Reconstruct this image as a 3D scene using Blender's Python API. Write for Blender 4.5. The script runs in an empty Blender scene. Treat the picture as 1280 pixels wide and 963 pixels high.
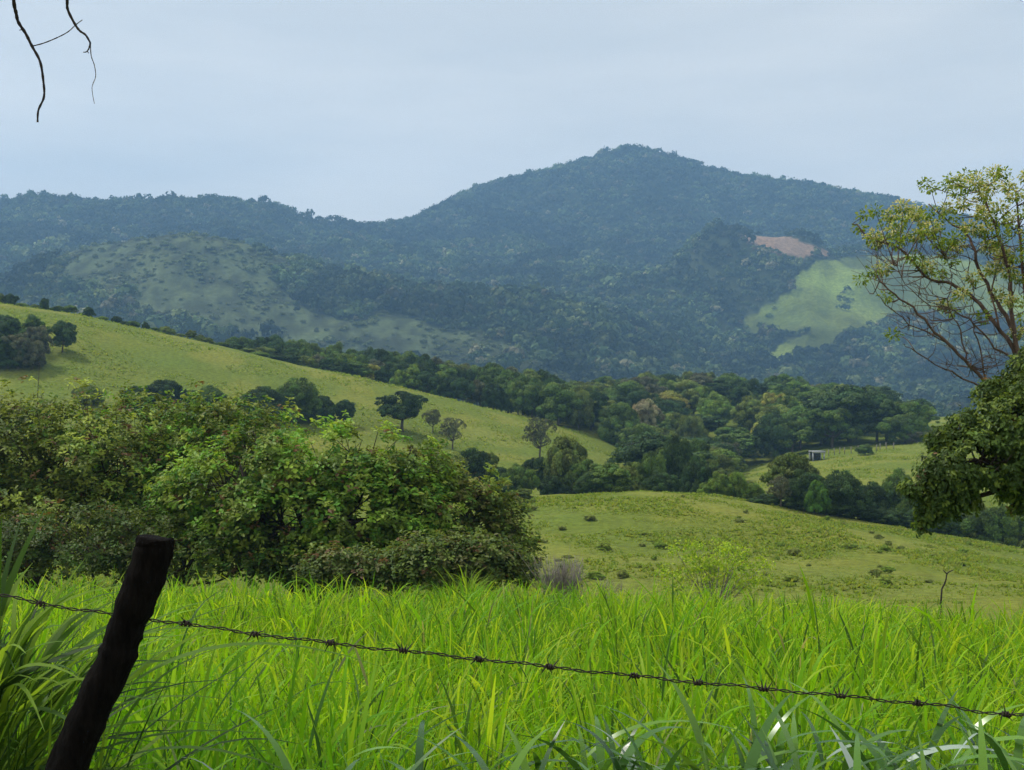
import bpy, math, random
import numpy as np
from mathutils import Vector

random.seed(7)
rng = np.random.default_rng(7)
D = bpy.data
sc = bpy.context.scene
COL = sc.collection
F = 1545.0      # focal length in photo pixels (1280 wide)
YH = 520.0      # eye level in the photo
EYE = 1.7       # eye height over the road verge

# ------------------------------------------------------------------ numeric helpers
def _h(ix, iy, s):
    n = (ix * 374761393 + iy * 668265263 + s * 974711) & 0x7fffffff
    n = ((n ^ (n >> 13)) * 1274126177) & 0x7fffffff
    return ((n ^ (n >> 16)) & 0xffff) / 65535.0

def vnoise(x, y, s=0):
    x = np.asarray(x, float); y = np.asarray(y, float)
    ix = np.floor(x).astype(np.int64); iy = np.floor(y).astype(np.int64)
    fx = x - ix; fy = y - iy
    fx = fx * fx * (3 - 2 * fx); fy = fy * fy * (3 - 2 * fy)
    a = _h(ix, iy, s); b = _h(ix + 1, iy, s); c = _h(ix, iy + 1, s); d = _h(ix + 1, iy + 1, s)
    return (a * (1 - fx) + b * fx) * (1 - fy) + (c * (1 - fx) + d * fx) * fy

def fbm(x, y, s=0, o=4):
    v = 0; a = 0.5; t = 0
    for i in range(o):
        v = v + a * vnoise(np.asarray(x) * 2**i + 17.3 * i, np.asarray(y) * 2**i - 9.1 * i, s + i); t += a; a *= 0.5
    return v / t

def unit(v):
    return v / np.maximum(np.linalg.norm(v, axis=-1, keepdims=True), 1e-9)

def in_poly(px, py, poly):
    px = np.asarray(px, float); py = np.asarray(py, float)
    r = np.zeros(px.shape, bool); n = len(poly)
    for i in range(n):
        x1, y1 = poly[i]; x2, y2 = poly[(i + 1) % n]
        c = ((y1 > py) != (y2 > py)) & (px < (x2 - x1) * (py - y1) / ((y2 - y1) or 1e-9) + x1)
        r ^= c
    return r

# ------------------------------------------------------------------ terrain
def P(s):     # "px:y px:y ..." ridge line as seen from the road
    a = [tuple(map(float, t.split(':'))) for t in s.split()]
    return [p[0] for p in a], [p[1] for p in a]

KEYS = [  # (distance, constant height relative to eye) or (distance, profile)
    (-20, -1.7), (0, -1.72), (3, -1.85), (6, -2.1), (10, -2.6), (15, -3.2), (24, -4.3), (35, -6.3),
    (50, -8.2), (62, -9.1),
    (85, P('0:690 600:686 800:682 1000:688 1150:700 1280:716 1600:740')),
    (115, P('0:640 560:632 700:621 800:619 900:624 1000:639 1100:656 1200:674 1280:690 1600:730')),
    (150, P('-300:600 0:600 400:604 600:618 700:628 900:640 1100:678 1280:700 1600:730')),
    (190, P('-400:470 0:482 100:492 300:524 500:560 620:582 700:592 780:602 900:612 950:605 1000:600 1100:600 1280:610 1600:640')),
    (250, P('-500:330 -200:352 0:380 60:388 100:396 150:407 220:422 300:441 380:459 450:473 560:498 680:529 740:549 790:568 850:590 890:600 950:586 1010:571 1060:564 1150:556 1280:548 1600:545')),
    (300, P('-500:350 0:402 300:465 450:494 600:512 700:524 800:532 900:536 1000:538 1100:542 1160:532 1200:526 1280:522 1600:520')),
    (360, P('-500:380 0:430 300:482 600:508 700:507 870:502 960:505 1100:518 1160:522 1200:521 1280:520 1600:515')),
    (500, P('-500:480 0:545 1280:560 1800:560')),
    (800, P('-500:440 0:480 300:500 800:520 1280:525 1800:520')),
    (950, P('-500:400 -100:420 0:422 230:392 500:428 640:446 800:478 1000:505 1280:508 1800:500')),
    (1150, P('-500:325 -150:352 0:352 60:332 110:318 170:309 230:306 300:311 400:342 500:357 640:377 700:391 800:422 900:456 950:470 1000:476 1280:470 1800:470')),
    (1330, P('-500:330 0:352 230:345 500:374 640:390 800:410 850:412 900:412 960:400 1020:392 1080:396 1130:404 1200:408 1280:405 1800:400')),
    (1500, P('-500:310 0:325 230:325 400:345 600:365 700:362 780:348 830:332 880:308 935:299 985:303 1030:317 1060:320 1130:320 1200:328 1280:342 1500:370 1800:370')),
    (1700, P('-500:284 0:296 280:291 400:311 500:326 640:332 760:330 850:330 900:328 1000:330 1100:336 1280:354 1800:374')),
    (1900, P('-600:273 -300:263 -100:261 0:257 60:253 110:257 150:258 210:260 280:257 330:261 380:282 440:295 480:299 520:306 600:305 700:297 800:289 900:293 1000:299 1100:309 1280:334 1800:359')),
    (2300, P('-600:305 0:297 300:296 440:300 480:293 520:284 560:256 600:240 660:226 700:215 750:198 790:189 830:197 880:216 920:224 980:232 1040:241 1090:251 1130:260 1200:277 1280:297 1500:335 1900:350')),
    (2550, P('-600:360 600:320 800:290 1280:370 1900:400')),
    (3000, P('-600:470 1900:470')),
]
KD = np.array([k[0] for k in KEYS], float)

def smooth(a, b, x):
    t = np.clip((x - a) / (b - a), 0, 1)
    return t * t * (3 - 2 * t)

def H(x, y):
    x = np.atleast_1d(np.asarray(x, float)); y = np.atleast_1d(np.asarray(y, float))
    d = np.clip(y, -20, 3000)
    px = 640 + F * x / np.maximum(d, 24)
    px = px + (fbm(x / 70, y / 70, 5) - .5) * 26 * smooth(600, 1000, d)      # break the straight radial lines
    Z = np.empty((len(KEYS), len(x)))
    for i, (dk, p) in enumerate(KEYS):
        Z[i] = p if not isinstance(p, tuple) else dk * (YH - np.interp(px, p[0], p[1])) / F
    h = np.diff(KD)[:, None]; dl = np.diff(Z, axis=0) / h
    M = np.zeros_like(Z)
    w1 = 2 * h[1:] + h[:-1]; w2 = h[1:] + 2 * h[:-1]
    ok = dl[:-1] * dl[1:] > 0
    with np.errstate(divide='ignore', invalid='ignore'):
        m = (w1 + w2) / (w1 / dl[:-1] + w2 / dl[1:])
    M[1:-1] = np.where(ok, m, 0)
    M[0] = dl[0]; M[-1] = dl[-1]
    k = np.clip(np.searchsorted(KD, d, side='right') - 1, 0, len(KD) - 2)
    j = np.arange(len(x)); hh = h[k, 0]; t = (d - KD[k]) / hh
    z = ((2*t**3 - 3*t**2 + 1) * Z[k, j] + (t**3 - 2*t**2 + t) * hh * M[k, j]
         + (-2*t**3 + 3*t**2) * Z[k+1, j] + (t**3 - t**2) * hh * M[k+1, j])
    z = z - 0.035 * np.clip(x, -12, 12) * smooth(4, 22, d) * (1 - smooth(26, 55, d))
    z = z + (fbm(x / 3, y / 3, 11) - .5) * .25 * smooth(2, 10, d)
    z = z + (fbm(x / 14, y / 14, 12) - .5) * 1.1 * smooth(50, 75, d)
    rid = 1 - np.abs(2 * fbm(x / 190, y / 260, 21, 4) - 1)
    z = z + (rid - .75) * 64 * smooth(800, 1500, d) * (1 - .75 * smooth(1820, 1900, d) * (1 - smooth(1900, 1960, d))) * (1 - .92 * smooth(2040, 2240, d))
    z = z + (fbm(x / 45, y / 45, 22, 3) - .5) * 9 * smooth(600, 1200, d)
    return z + EYE

def at(px, d, dz=0.0):        # the ground point seen in the direction px at distance d
    x = (px - 640) * d / F
    return Vector((x, d, float(H(x, d)[0]) + dz))

def pix(px, y, d):            # a point in space at distance d
    return np.array(((px - 640) * d / F, d, EYE + (YH - y) * d / F))

# ------------------------------------------------------------------ object helpers
def mk_mesh(name, V, Q, col=None, mats=(), smooth_=False, midx=None):
    me = D.meshes.new(name)
    V = np.asarray(V, np.float32); Q = np.asarray(Q, np.int32)
    n = Q.shape[1]
    me.vertices.add(len(V)); me.vertices.foreach_set('co', V.ravel())
    me.loops.add(Q.size); me.loops.foreach_set('vertex_index', Q.ravel())
    me.polygons.add(len(Q))
    me.polygons.foreach_set('loop_start', np.arange(0, Q.size, n, dtype=np.int32))
    me.polygons.foreach_set('loop_total', np.full(len(Q), n, np.int32))
    if smooth_: me.polygons.foreach_set('use_smooth', np.ones(len(Q), bool))
    if midx is not None: me.polygons.foreach_set('material_index', np.asarray(midx, np.int32))
    me.update(calc_edges=True)
    if col is not None:
        a = me.color_attributes.new('Col', 'FLOAT_COLOR', 'POINT')
        c = np.ones((len(V), 4), np.float32); c[:, :3] = col
        a.data.foreach_set('color', c.ravel())
    for m in mats: me.materials.append(m)
    return me

def link(name, me, parent=None):
    o = D.objects.new(name, me); COL.objects.link(o)
    if parent is not None: o.parent = parent
    return o

def empty(name, loc=(0, 0, 0)):
    o = D.objects.new(name, None); COL.objects.link(o)
    o.location = loc; o.empty_display_size = .3
    return o

def tag(o, label=None, cat=None, group=None, kind=None):
    if label: o['label'] = label
    if cat: o['category'] = cat
    if group: o['group'] = group
    if kind: o['kind'] = kind
    return o

class MB:
    """collects quads"""
    def __init__(s): s.V = []; s.Q = []; s.C = []; s.n = 0
    def add(s, V, Q, c=None):
        V = np.asarray(V, float); s.V.append(V); s.Q.append(np.asarray(Q, int) + s.n); s.n += len(V)
        if c is not None:
            s.C.append(np.broadcast_to(np.asarray(c, float), (len(V), 3)))
    def tube(s, pts, rad, sides=6, c=None, lump=0.0, cap=True):
        pts = np.asarray(pts, float); n = len(pts); rad = np.broadcast_to(np.asarray(rad, float), (n,))
        T = unit(np.gradient(pts, axis=0))
        ref = np.array((0., 0, 1)) if abs(T[0][2]) < .9 else np.array((1., 0, 0))
        u = np.cross(T[0], ref); u /= np.linalg.norm(u)
        ang = np.arange(sides) * 2 * math.pi / sides
        V = []
        for i in range(n):
            u = u - T[i] * np.dot(u, T[i]); u /= np.linalg.norm(u); v = np.cross(T[i], u)
            r = rad[i] * (1 + lump * (rng.random(sides) - .5)) if lump else rad[i]
            V.append(pts[i] + (np.cos(ang) * r)[:, None] * u + (np.sin(ang) * r)[:, None] * v)
        V = np.concatenate(V); q = []
        for i in range(n - 1):
            for k in range(sides):
                a = i * sides + k; b = i * sides + (k + 1) % sides
                q.append((a, b, b + sides, a + sides))
        if cap:
            m = len(V); V = np.vstack([V, pts[:1], pts[-1:]])
            e = (n - 1) * sides
            for k in range(0, sides - 1, 2):
                q.append((m, (k + 2) % sides, (k + 1) % sides, k)); q.append((m + 1, e + k, e + (k + 1) % sides, e + (k + 2) % sides))
        s.add(V, q, c)
    def box(s, c, half, col=None):
        c = np.asarray(c, float); h = np.asarray(half, float)
        V = [c + h * np.array((i, j, k)) for i in (-1, 1) for j in (-1, 1) for k in (-1, 1)]
        s.add(V, [(0, 1, 3, 2), (4, 6, 7, 5), (0, 4, 5, 1), (2, 3, 7, 6), (0, 2, 6, 4), (1, 5, 7, 3)], col)
    def mesh(s, name, mats, smooth_=True):
        return mk_mesh(name, np.concatenate(s.V), np.concatenate(s.Q), np.concatenate(s.C) if s.C else None, mats, smooth_)

def leaf_cards(Pc, N, size, tint, aspect=1.0):
    """small four-cornered leaf clumps: centres, normals, sizes, colours"""
    n = len(Pc)
    r = unit(rng.normal(size=(n, 3))); t = unit(np.cross(N, r)); b = np.cross(N, t)
    s = size[:, None]
    bend = N * s * .25
    V = np.stack([Pc + t * s - bend * rng.random((n, 1)), Pc + b * s * aspect * .75, Pc - t * s - bend * rng.random((n, 1)), Pc - b * s * aspect * .75], 1)
    V = V + rng.normal(size=V.shape) * s[:, None] * .13
    return V.reshape(-1, 3), np.arange(4 * n).reshape(n, 4), np.repeat(tint, 4, axis=0)

def leaves(Pc, dirs, nrm, L, W, tint):
    """real leaf outline: base, two shoulders each side, tip, folded on the midrib"""
    dirs = unit(dirs); side = unit(np.cross(dirs, nrm)); up = np.cross(side, dirs)
    L = L[:, None]; W = W[:, None]
    b = Pc; t = Pc + dirs * L - up * L * .16
    m1 = Pc + dirs * L * .35; m2 = Pc + dirs * L * .72 - up * L * .05
    V = np.stack([b, m1 + side * W * .42 + up * W * .16, m2 + side * W * .5 + up * W * .16, t,
                  m2 - side * W * .5 + up * W * .16, m1 - side * W * .42 + up * W * .16], 1)
    n = len(Pc); i = np.arange(n)[:, None] * 6
    Q = np.concatenate([i + np.array([0, 1, 2, 3]), i + np.array([3, 4, 5, 0])])
    return V.reshape(-1, 3), Q, np.repeat(tint, 6, axis=0)

# ------------------------------------------------------------------ materials
def mat(name):
    m = D.materials.new(name); m.use_nodes = True
    nt = m.node_tree; nt.nodes.clear()
    out = nt.nodes.new('ShaderNodeOutputMaterial')
    return m, nt, out

def N_(nt, t, **k):
    n = nt.nodes.new(t)
    for a, b in k.items():
        if a in n.inputs.keys(): n.inputs[a].default_value = b
        else: setattr(n, a, b)
    return n

def foliage_mat(name, objcol, trans=.3, rough=.5, spec=.35):
    m, nt, out = mat(name)
    at_ = N_(nt, 'ShaderNodeAttribute', attribute_name='Col')
    c = at_.outputs['Color']
    if objcol:
        oi = N_(nt, 'ShaderNodeObjectInfo')
        mx = N_(nt, 'ShaderNodeMix', data_type='RGBA', blend_type='MULTIPLY'); mx.inputs[0].default_value = 1
        nt.links.new(c, mx.inputs[6]); nt.links.new(oi.outputs['Color'], mx.inputs[7]); c = mx.outputs[2]
    pr = N_(nt, 'ShaderNodeBsdfPrincipled', Roughness=rough); pr.inputs['Specular IOR Level'].default_value = spec
    nt.links.new(c, pr.inputs['Base Color'])
    tr = N_(nt, 'ShaderNodeBsdfTranslucent')
    mu = N_(nt, 'ShaderNodeMix', data_type='RGBA', blend_type='MULTIPLY'); mu.inputs[0].default_value = 1
    mu.inputs[7].default_value = (1.25, 1.15, .6, 1)
    nt.links.new(c, mu.inputs[6]); nt.links.new(mu.outputs[2], tr.inputs['Color'])
    ms = N_(nt, 'ShaderNodeMixShader'); ms.inputs[0].default_value = trans
    nt.links.new(pr.outputs[0], ms.inputs[1]); nt.links.new(tr.outputs[0], ms.inputs[2])
    nt.links.new(ms.outputs[0], out.inputs[0])
    return m

def rough_mat(name, c1, c2, scale=8, rough=.85, bump=.4, stretch=(1, 1, 1), dist=.02, spec=.3):
    m, nt, out = mat(name)
    tc = N_(nt, 'ShaderNodeTexCoord'); mp = N_(nt, 'ShaderNodeMapping'); mp.inputs['Scale'].default_value = stretch
    nt.links.new(tc.outputs['Object'], mp.inputs[0])
    no = N_(nt, 'ShaderNodeTexNoise', Scale=scale, Detail=8.0, Roughness=.65); nt.links.new(mp.outputs[0], no.inputs['Vector'])
    cr = N_(nt, 'ShaderNodeValToRGB'); e = cr.color_ramp.elements
    e[0].position = .32; e[0].color = (*c1, 1); e[1].position = .68; e[1].color = (*c2, 1)
    nt.links.new(no.outputs['Fac'], cr.inputs[0])
    pr = N_(nt, 'ShaderNodeBsdfPrincipled', Roughness=rough); pr.inputs['Specular IOR Level'].default_value = spec; nt.links.new(cr.outputs[0], pr.inputs['Base Color'])
    bp = N_(nt, 'ShaderNodeBump', Strength=bump, Distance=dist); nt.links.new(no.outputs['Fac'], bp.inputs['Height'])
    nt.links.new(bp.outputs[0], pr.inputs['Normal']); nt.links.new(pr.outputs[0], out.inputs[0])
    return m

def ground_mat(name, near_scale, far_scale, bump, dist):
    m, nt, out = mat(name)
    at_ = N_(nt, 'ShaderNodeAttribute', attribute_name='Col')
    tc = N_(nt, 'ShaderNodeTexCoord')
    n1 = N_(nt, 'ShaderNodeTexNoise', Scale=near_scale, Detail=6.0, Roughness=.7); nt.links.new(tc.outputs['Object'], n1.inputs['Vector'])
    n2 = N_(nt, 'ShaderNodeTexNoise', Scale=far_scale, Detail=5.0, Roughness=.6); nt.links.new(tc.outputs['Object'], n2.inputs['Vector'])
    r1 = N_(nt, 'ShaderNodeMapRange'); r1.inputs[1].default_value = .3; r1.inputs[2].default_value = .7; r1.inputs[3].default_value = .6; r1.inputs[4].default_value = 1.35
    nt.links.new(n1.outputs['Fac'], r1.inputs[0])
    r2 = N_(nt, 'ShaderNodeMapRange'); r2.inputs[1].default_value = .3; r2.inputs[2].default_value = .7; r2.inputs[3].default_value = 0; r2.inputs[4].default_value = .55
    nt.links.new(n2.outputs['Fac'], r2.inputs[0])
    mx = N_(nt, 'ShaderNodeMix', data_type='RGBA', blend_type='MULTIPLY'); mx.inputs[7].default_value = (1.25, 1.0, .75, 1)
    nt.links.new(r2.outputs[0], mx.inputs[0]); nt.links.new(at_.outputs['Color'], mx.inputs[6])
    vm = N_(nt, 'ShaderNodeVectorMath', operation='SCALE'); nt.links.new(mx.outputs[2], vm.inputs[0]); nt.links.new(r1.outputs[0], vm.inputs['Scale'])
    pr = N_(nt, 'ShaderNodeBsdfPrincipled', Roughness=.95); pr.inputs['Specular IOR Level'].default_value = .1
    nt.links.new(vm.outputs[0], pr.inputs['Base Color'])
    bp = N_(nt, 'ShaderNodeBump', Strength=bump, Distance=dist); nt.links.new(n1.outputs['Fac'], bp.inputs['Height'])
    nt.links.new(bp.outputs[0], pr.inputs['Normal']); nt.links.new(pr.outputs[0], out.inputs[0])
    return m

M_crown = foliage_mat('crown_leaves', True, .25, .7, .12)
M_leaf = foliage_mat('broad_leaves', False, .35, .5, .16)
M_grass = foliage_mat('grass_blades', False, .5, .5, .12)
M_forest = foliage_mat('forest_leaves', False, .15, .8, .1)
M_bark = rough_mat('bark', (.05, .04, .032), (.14, .115, .09), 6, bump=.5)
M_bark_dark = rough_mat('dark_bark', (.018, .014, .012), (.06, .045, .035), 9, bump=.6)
M_bark_red = rough_mat('reddish_bark', (.055, .035, .03), (.17, .115, .085), 9, bump=.5)
M_grey = rough_mat('dry_grey_twigs', (.16, .14, .13), (.32, .29, .26), 9)
M_post = rough_mat('charred_wood', (.002, .0018, .0018), (.010, .008, .007), 14, rough=1.0, spec=.08, bump=.9, stretch=(6, 6, 1), dist=.01)
M_wire = rough_mat('rusty_wire', (.012, .009, .008), (.04, .028, .022), 60, rough=.7, bump=.2, dist=.001)
M_white = rough_mat('white_paint', (.6, .62, .64), (.78, .79, .8), 3, rough=.6, bump=.1)
M_shed = rough_mat('shed_boards', (.03, .03, .03), (.07, .065, .06), 4)
M_ground = ground_mat('field_ground', 5, .3, .6, .1)
M_hill = ground_mat('pasture_ground', 1.6, .055, .8, .35)
M_mount = ground_mat('mountain_ground', .25, .012, .6, 2.0)

# ------------------------------------------------------------------ ground sheets
def grid(X, Y):   # X,Y 2-D arrays
    r, c = X.shape
    z = H(X.ravel(), Y.ravel())
    V = np.stack([X.ravel(), Y.ravel(), z], 1)
    i = np.arange((r - 1) * (c - 1)); a = (i // (c - 1)) * c + i % (c - 1)
    return V, np.stack([a, a + 1, a + 1 + c, a + c], 1)

def polar(pxs, ds):
    PX, DD = np.meshgrid(pxs, ds)
    return (PX - 640) * DD / F, DD

# land cover seen on the far slopes (world places, traced once)
SCAR = [(925, 294), (960, 293), (990, 297), (1015, 305), (1042, 315), (1034, 322), (1000, 321), (972, 317), (946, 308)]
GRASS_R = [(928, 402), (958, 384), (990, 365), (998, 343), (1025, 330), (1060, 321), (1130, 319), (1240, 328), (1300, 345),
           (1300, 400), (1190, 392), (1130, 396), (1070, 415), (1010, 443), (955, 452), (975, 432), (1010, 414), (965, 418), (935, 414)]
PALE_L = [(60, 335), (110, 300), (230, 280), (320, 290), (372, 325), (335, 342), (352, 366), (430, 392), (520, 398), (610, 425), (650, 455), (520, 462), (380, 452), (300, 420), (220, 400), (150, 372), (90, 360)]

def cover(x, y, z):
    px = 640 + F * x / y; py = YH - F * (z - EYE) / y
    jx = (fbm(x / 25, y / 25, 31, 3) - .5) * 26; jy = (fbm(x / 25, y / 25, 32, 3) - .5) * 16
    scar = in_poly(px + jx * .4, py + jy * .4, SCAR) & (y > 1300) & (y < 1620)
    gr = in_poly(px + jx * .6, py + jy * .6, GRASS_R) & (y > 1000) & (y < 1560)
    pale = in_poly(px + jx * 2.6, py + jy * 2.6, PALE_L) & (y > 700) & (y < 1200)
    return scar, gr, pale

def mound_px(a, b, fine, lo, hi, coarse):
    return np.concatenate([np.arange(lo, a, coarse), np.arange(a, b, fine), np.arange(b, hi + 1, coarse)])

# near field
X, Y = np.meshgrid(np.linspace(-40, 40, 321), np.linspace(-16, 26, 169))
V, Q = grid(X, Y)
g = link('field', mk_mesh('field', V, Q, np.array((.05, .075, .02)), [M_ground], True)); tag(g, kind='structure')
# pasture hills
pxs = mound_px(-160, 1440, 4, -1760, 3040, 60)
ds = np.concatenate([np.arange(26, 60, 1.5), np.arange(60, 130, 1.0), np.arange(130, 300, 2.0), np.arange(300, 421, 4.0)])
X, Y = polar(pxs, ds); V, Q = grid(X, Y)
n = fbm(V[:, 0] / 9, V[:, 1] / 9, 41, 4)[:, None]; n2 = fbm(V[:, 0] / 30, V[:, 1] / 30, 42, 3)[:, None]
t = smooth(.38, .62, n); t2 = smooth(.4, .62, n2)
c = np.array((.125, .172, .024)) * (1 - t) + np.array((.175, .205, .036)) * t
c = c * (1 - .35 * t2) + np.array((.10, .155, .025)) * .35 * t2
hill = link('pasture_hills', mk_mesh('pasture_hills', V, Q, c, [M_hill], True)); tag(hill, kind='structure')
# mountains
pxs = mound_px(-200, 1480, 4, -1760, 3040, 80)
ds = np.concatenate([np.arange(420, 1000, 12.0), np.arange(1000, 2420, 7.0), np.arange(2420, 3001, 40)])
X, Y = polar(pxs, ds); V, Q = grid(X, Y)
scar, gr, pale = cover(V[:, 0], V[:, 1], V[:, 2])
c = np.tile(np.array((.035, .05, .02)), (len(V), 1))
sh = fbm(V[:, 0] / 30, V[:, 1] / 30, 43, 4)[:, None]
sh2 = fbm(V[:, 0] / 11, V[:, 1] / 16, 48, 3)[:, None]
c[pale] = (np.array((.062, .085, .036)) * (.2 + .65 * sh + .8 * smooth(.3, .7, sh2)))[pale]
fold_shade = smooth(.35, .65, fbm(V[:, 0] / 60 + V[:, 1] / 90, V[:, 1] / 160, 47, 3))[:, None]  # light and shade of ridges and gullies put into the spur's grass colour
c[gr] = (np.array((.165, .225, .042)) * (.75 + .4 * smooth(.3, .7, sh)) * (.55 + .65 * fold_shade))[gr]
c[scar] = (.27, .19, .13)
mo = link('mountains', mk_mesh('mountains', V, Q, c, [M_mount], True)); tag(mo, kind='structure')
zmin = float(V[:, 2].min())

# ------------------------------------------------------------------ far forest: one mass of crowns on the mountain slopes
def far_forest():
    pts = []
    d = 430.0
    while d < 2360:
        cell = 6.4 if d < 1250 else 6.9
        half_l = (-90 - 640) * d / F; half_r = (1400 - 640) * d / F
        xs = np.arange(half_l, half_r, cell)
        xs = xs + rng.uniform(-.5, .5, len(xs)) * cell
        pts.append(np.stack([xs, d + rng.uniform(-.5, .5, len(xs)) * cell], 1))
        d += cell
    p = np.concatenate(pts); z = H(p[:, 0], p[:, 1])
    px = 640 + F * p[:, 0] / p[:, 1]; py = YH - F * (z - EYE) / p[:, 1]
    # drop what stands wholly behind nearer ridges (with a generous margin)
    o = np.argsort(p[:, 1]); b = np.clip(((px + 100) / 5).astype(int), 0, 310)
    best = np.full(320, 530.0); keep = np.zeros(len(p), bool)
    rowb = (p[:, 1] / 20).astype(int)
    for r in np.unique(rowb):
        idx = np.where(rowb == r)[0]
        keep[idx] = py[idx] < best[b[idx]] + 14
        np.minimum.at(best, b[idx], py[idx])
    scar, gr, pale = cover(p[:, 0], p[:, 1], z)
    nz = fbm(p[:, 0] / 40, p[:, 1] / 40, 51, 4)
    prob = np.where(scar, 0.0, np.where(gr, np.where(nz > .7, .4, .002), np.where(pale, np.where(nz > .56, .85, .22), .97)))
    keep &= rng.random(len(p)) < prob
    p = p[keep]; z = z[keep]; pale = pale[keep]; nz = nz[keep]; n = len(p)
    R = np.clip(rng.lognormal(math.log(3.6), .36, n), 1.8, 8.5); R[pale] *= .5
    Hh = R * rng.uniform(.7, 1.05, n)
    kinds = rng.random(n)
    base = np.where((kinds < .5)[:, None], np.array((.040, .066, .026)),
           np.where((kinds < .8)[:, None], np.array((.068, .098, .032)),
           np.where((kinds < .95)[:, None], np.array((.105, .13, .045)), np.array((.15, .145, .08)))))
    base = base * rng.uniform(.7, 1.35, (n, 1)) * (.5 + 1.15 * smooth(.33, .67, nz))[:, None]
    big = smooth(.4, .6, fbm(p[:, 0] / 160, p[:, 1] / 160, 57, 3))[:, None]; base = base * (.8 + .35 * big)
    base[pale] = base[pale] * .4 + np.array((.12, .14, .06)) * .8; Hh[pale] *= .55
    Vs, Qs, Cs = [], [], []; off = 0
    for lo, hi, K in ((0, 1300, 46), (1300, 5000, 30)):
        s = np.where((p[:, 1] >= lo) & (p[:, 1] < hi))[0]
        if not len(s): continue
        u = unit(rng.normal(size=(len(s), K, 3))); u[..., 2] = np.abs(u[..., 2]) * 1.1 - .15; u = unit(u)
        rr = rng.uniform(.72, 1.06, (len(s), K, 1))
        lob = 1 + .28 * np.sin(u[..., :1] * 5 + rng.uniform(0, 6, (len(s), 1, 1))) * np.cos(u[..., 1:2] * 4 + rng.uniform(0, 6, (len(s), 1, 1)))
        c0 = np.stack([p[s, 0], p[s, 1], z[s] + Hh[s] * .75], 1)[:, None]
        ax = np.stack([R[s], R[s], Hh[s]], 1)[:, None]
        Pc = c0 + u * rr * lob * ax
        sz = (R[s] * .36)[:, None] * rng.uniform(.7, 1.25, (len(s), K))
        tint = base[s][:, None] * rng.uniform(.82, 1.2, (len(s), K, 1))
        nn = unit(u + rng.normal(size=u.shape) * .35)
        v, q, cc = leaf_cards(Pc.reshape(-1, 3), nn.reshape(-1, 3), sz.ravel(), tint.reshape(-1, 3))
        Vs.append(v); Qs.append(q + off); Cs.append(cc); off += len(v)
    o = link('forest', mk_mesh('forest', np.concatenate(Vs), np.concatenate(Qs), np.concatenate(Cs), [M_forest]))
    tag(o, 'dense blue-green forest covering the distant mountain slopes', 'forest', kind='stuff')
    print('far crowns', n)
far_forest()

# ------------------------------------------------------------------ mid-distance trees
def crown_mesh(seed, style, dens=1.0):
    """crown of unit height 1 (from its foot up) built from leaf clumps over several lobes"""
    r = np.random.default_rng(seed)
    if style == 'round':  lobes = [(0, 0, .58, .30, .30), (0, 0, .3, .32, .2)] + [(.30*math.cos(a), .30*math.sin(a), r.uniform(.22, .68), r.uniform(.18, .26), r.uniform(.15, .22)) for a in np.arange(7)*.9+r.random()]
    elif style == 'flat': lobes = [(r.uniform(-.15, .15), 0, .7, .34, .2), (0, 0, .42, .36, .2)] + [(.42*math.cos(a)*r.uniform(.5, 1.2), .42*math.sin(a)*r.uniform(.5, 1.2), r.uniform(.28, .76), r.uniform(.2, .3), r.uniform(.11, .16)) for a in np.arange(9)*.7+r.random()]
    elif style == 'tall': lobes = [(0, 0, .72, .17, .2), (.05, .05, .42, .2, .25)] + [(.16*math.cos(a), .16*math.sin(a), r.uniform(.2, .8), r.uniform(.11, .17), r.uniform(.11, .17)) for a in np.arange(7)*.9]
    else:                 lobes = [(r.uniform(-.1, .1), 0, .52, .42, .33), (0, 0, .2, .5, .2)] + [(.5*math.cos(a)*r.uniform(.5, 1.2), .5*math.sin(a)*r.uniform(.5, 1.2), r.uniform(.14, .55), r.uniform(.22, .34), r.uniform(.16, .3)) for a in np.arange(8)*.8+r.random()]
    lobes = [l for l in lobes[:2]] + [l for l in lobes[2:] if r.random() < .78]
    Ps, Ns, Ts, Ss = [], [], [], []
    for (x, y, z, a, b) in lobes:
        ns = max(6, int(150 * (a * a + a * b)))          # billows on this lobe
        su = unit(r.normal(size=(ns, 3))); su[:, 2] = np.where(su[:, 2] < -.5, -su[:, 2], su[:, 2])
        sc_ = np.array((x, y, z)) + su * np.array((a, a, b)) * r.uniform(.62, .95, (ns, 1))
        for q0, u0 in zip(sc_, su):
            rad = min(a, b) * r.uniform(.28, .52) + .015
            k = int((1500 * rad + 8) * dens) + 1
            u = unit(r.normal(size=(k, 3)) + u0 * .7 + np.array((0, 0, .45)))
            p = q0 + u * rad * np.array((1.25, 1.25, .8)) * r.uniform(.6, 1.08, (k, 1))
            Ps.append(p); Ns.append(unit(u + r.normal(size=(k, 3)) * .4))
            lt = r.uniform(.5, 1.7)
            Ts.append(np.ones((k, 3)) * lt * r.uniform(.75, 1.3, (k, 1)) * np.array((r.uniform(.9, 1.15), 1, r.uniform(.85, 1.1)))); Ss.append(r.uniform(.012, .027, k))
    v, q, c = leaf_cards(np.concatenate(Ps), np.concatenate(Ns), np.concatenate(Ss), np.concatenate(Ts), .9)
    return mk_mesh('crown', v, q, c, [M_crown])

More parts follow.
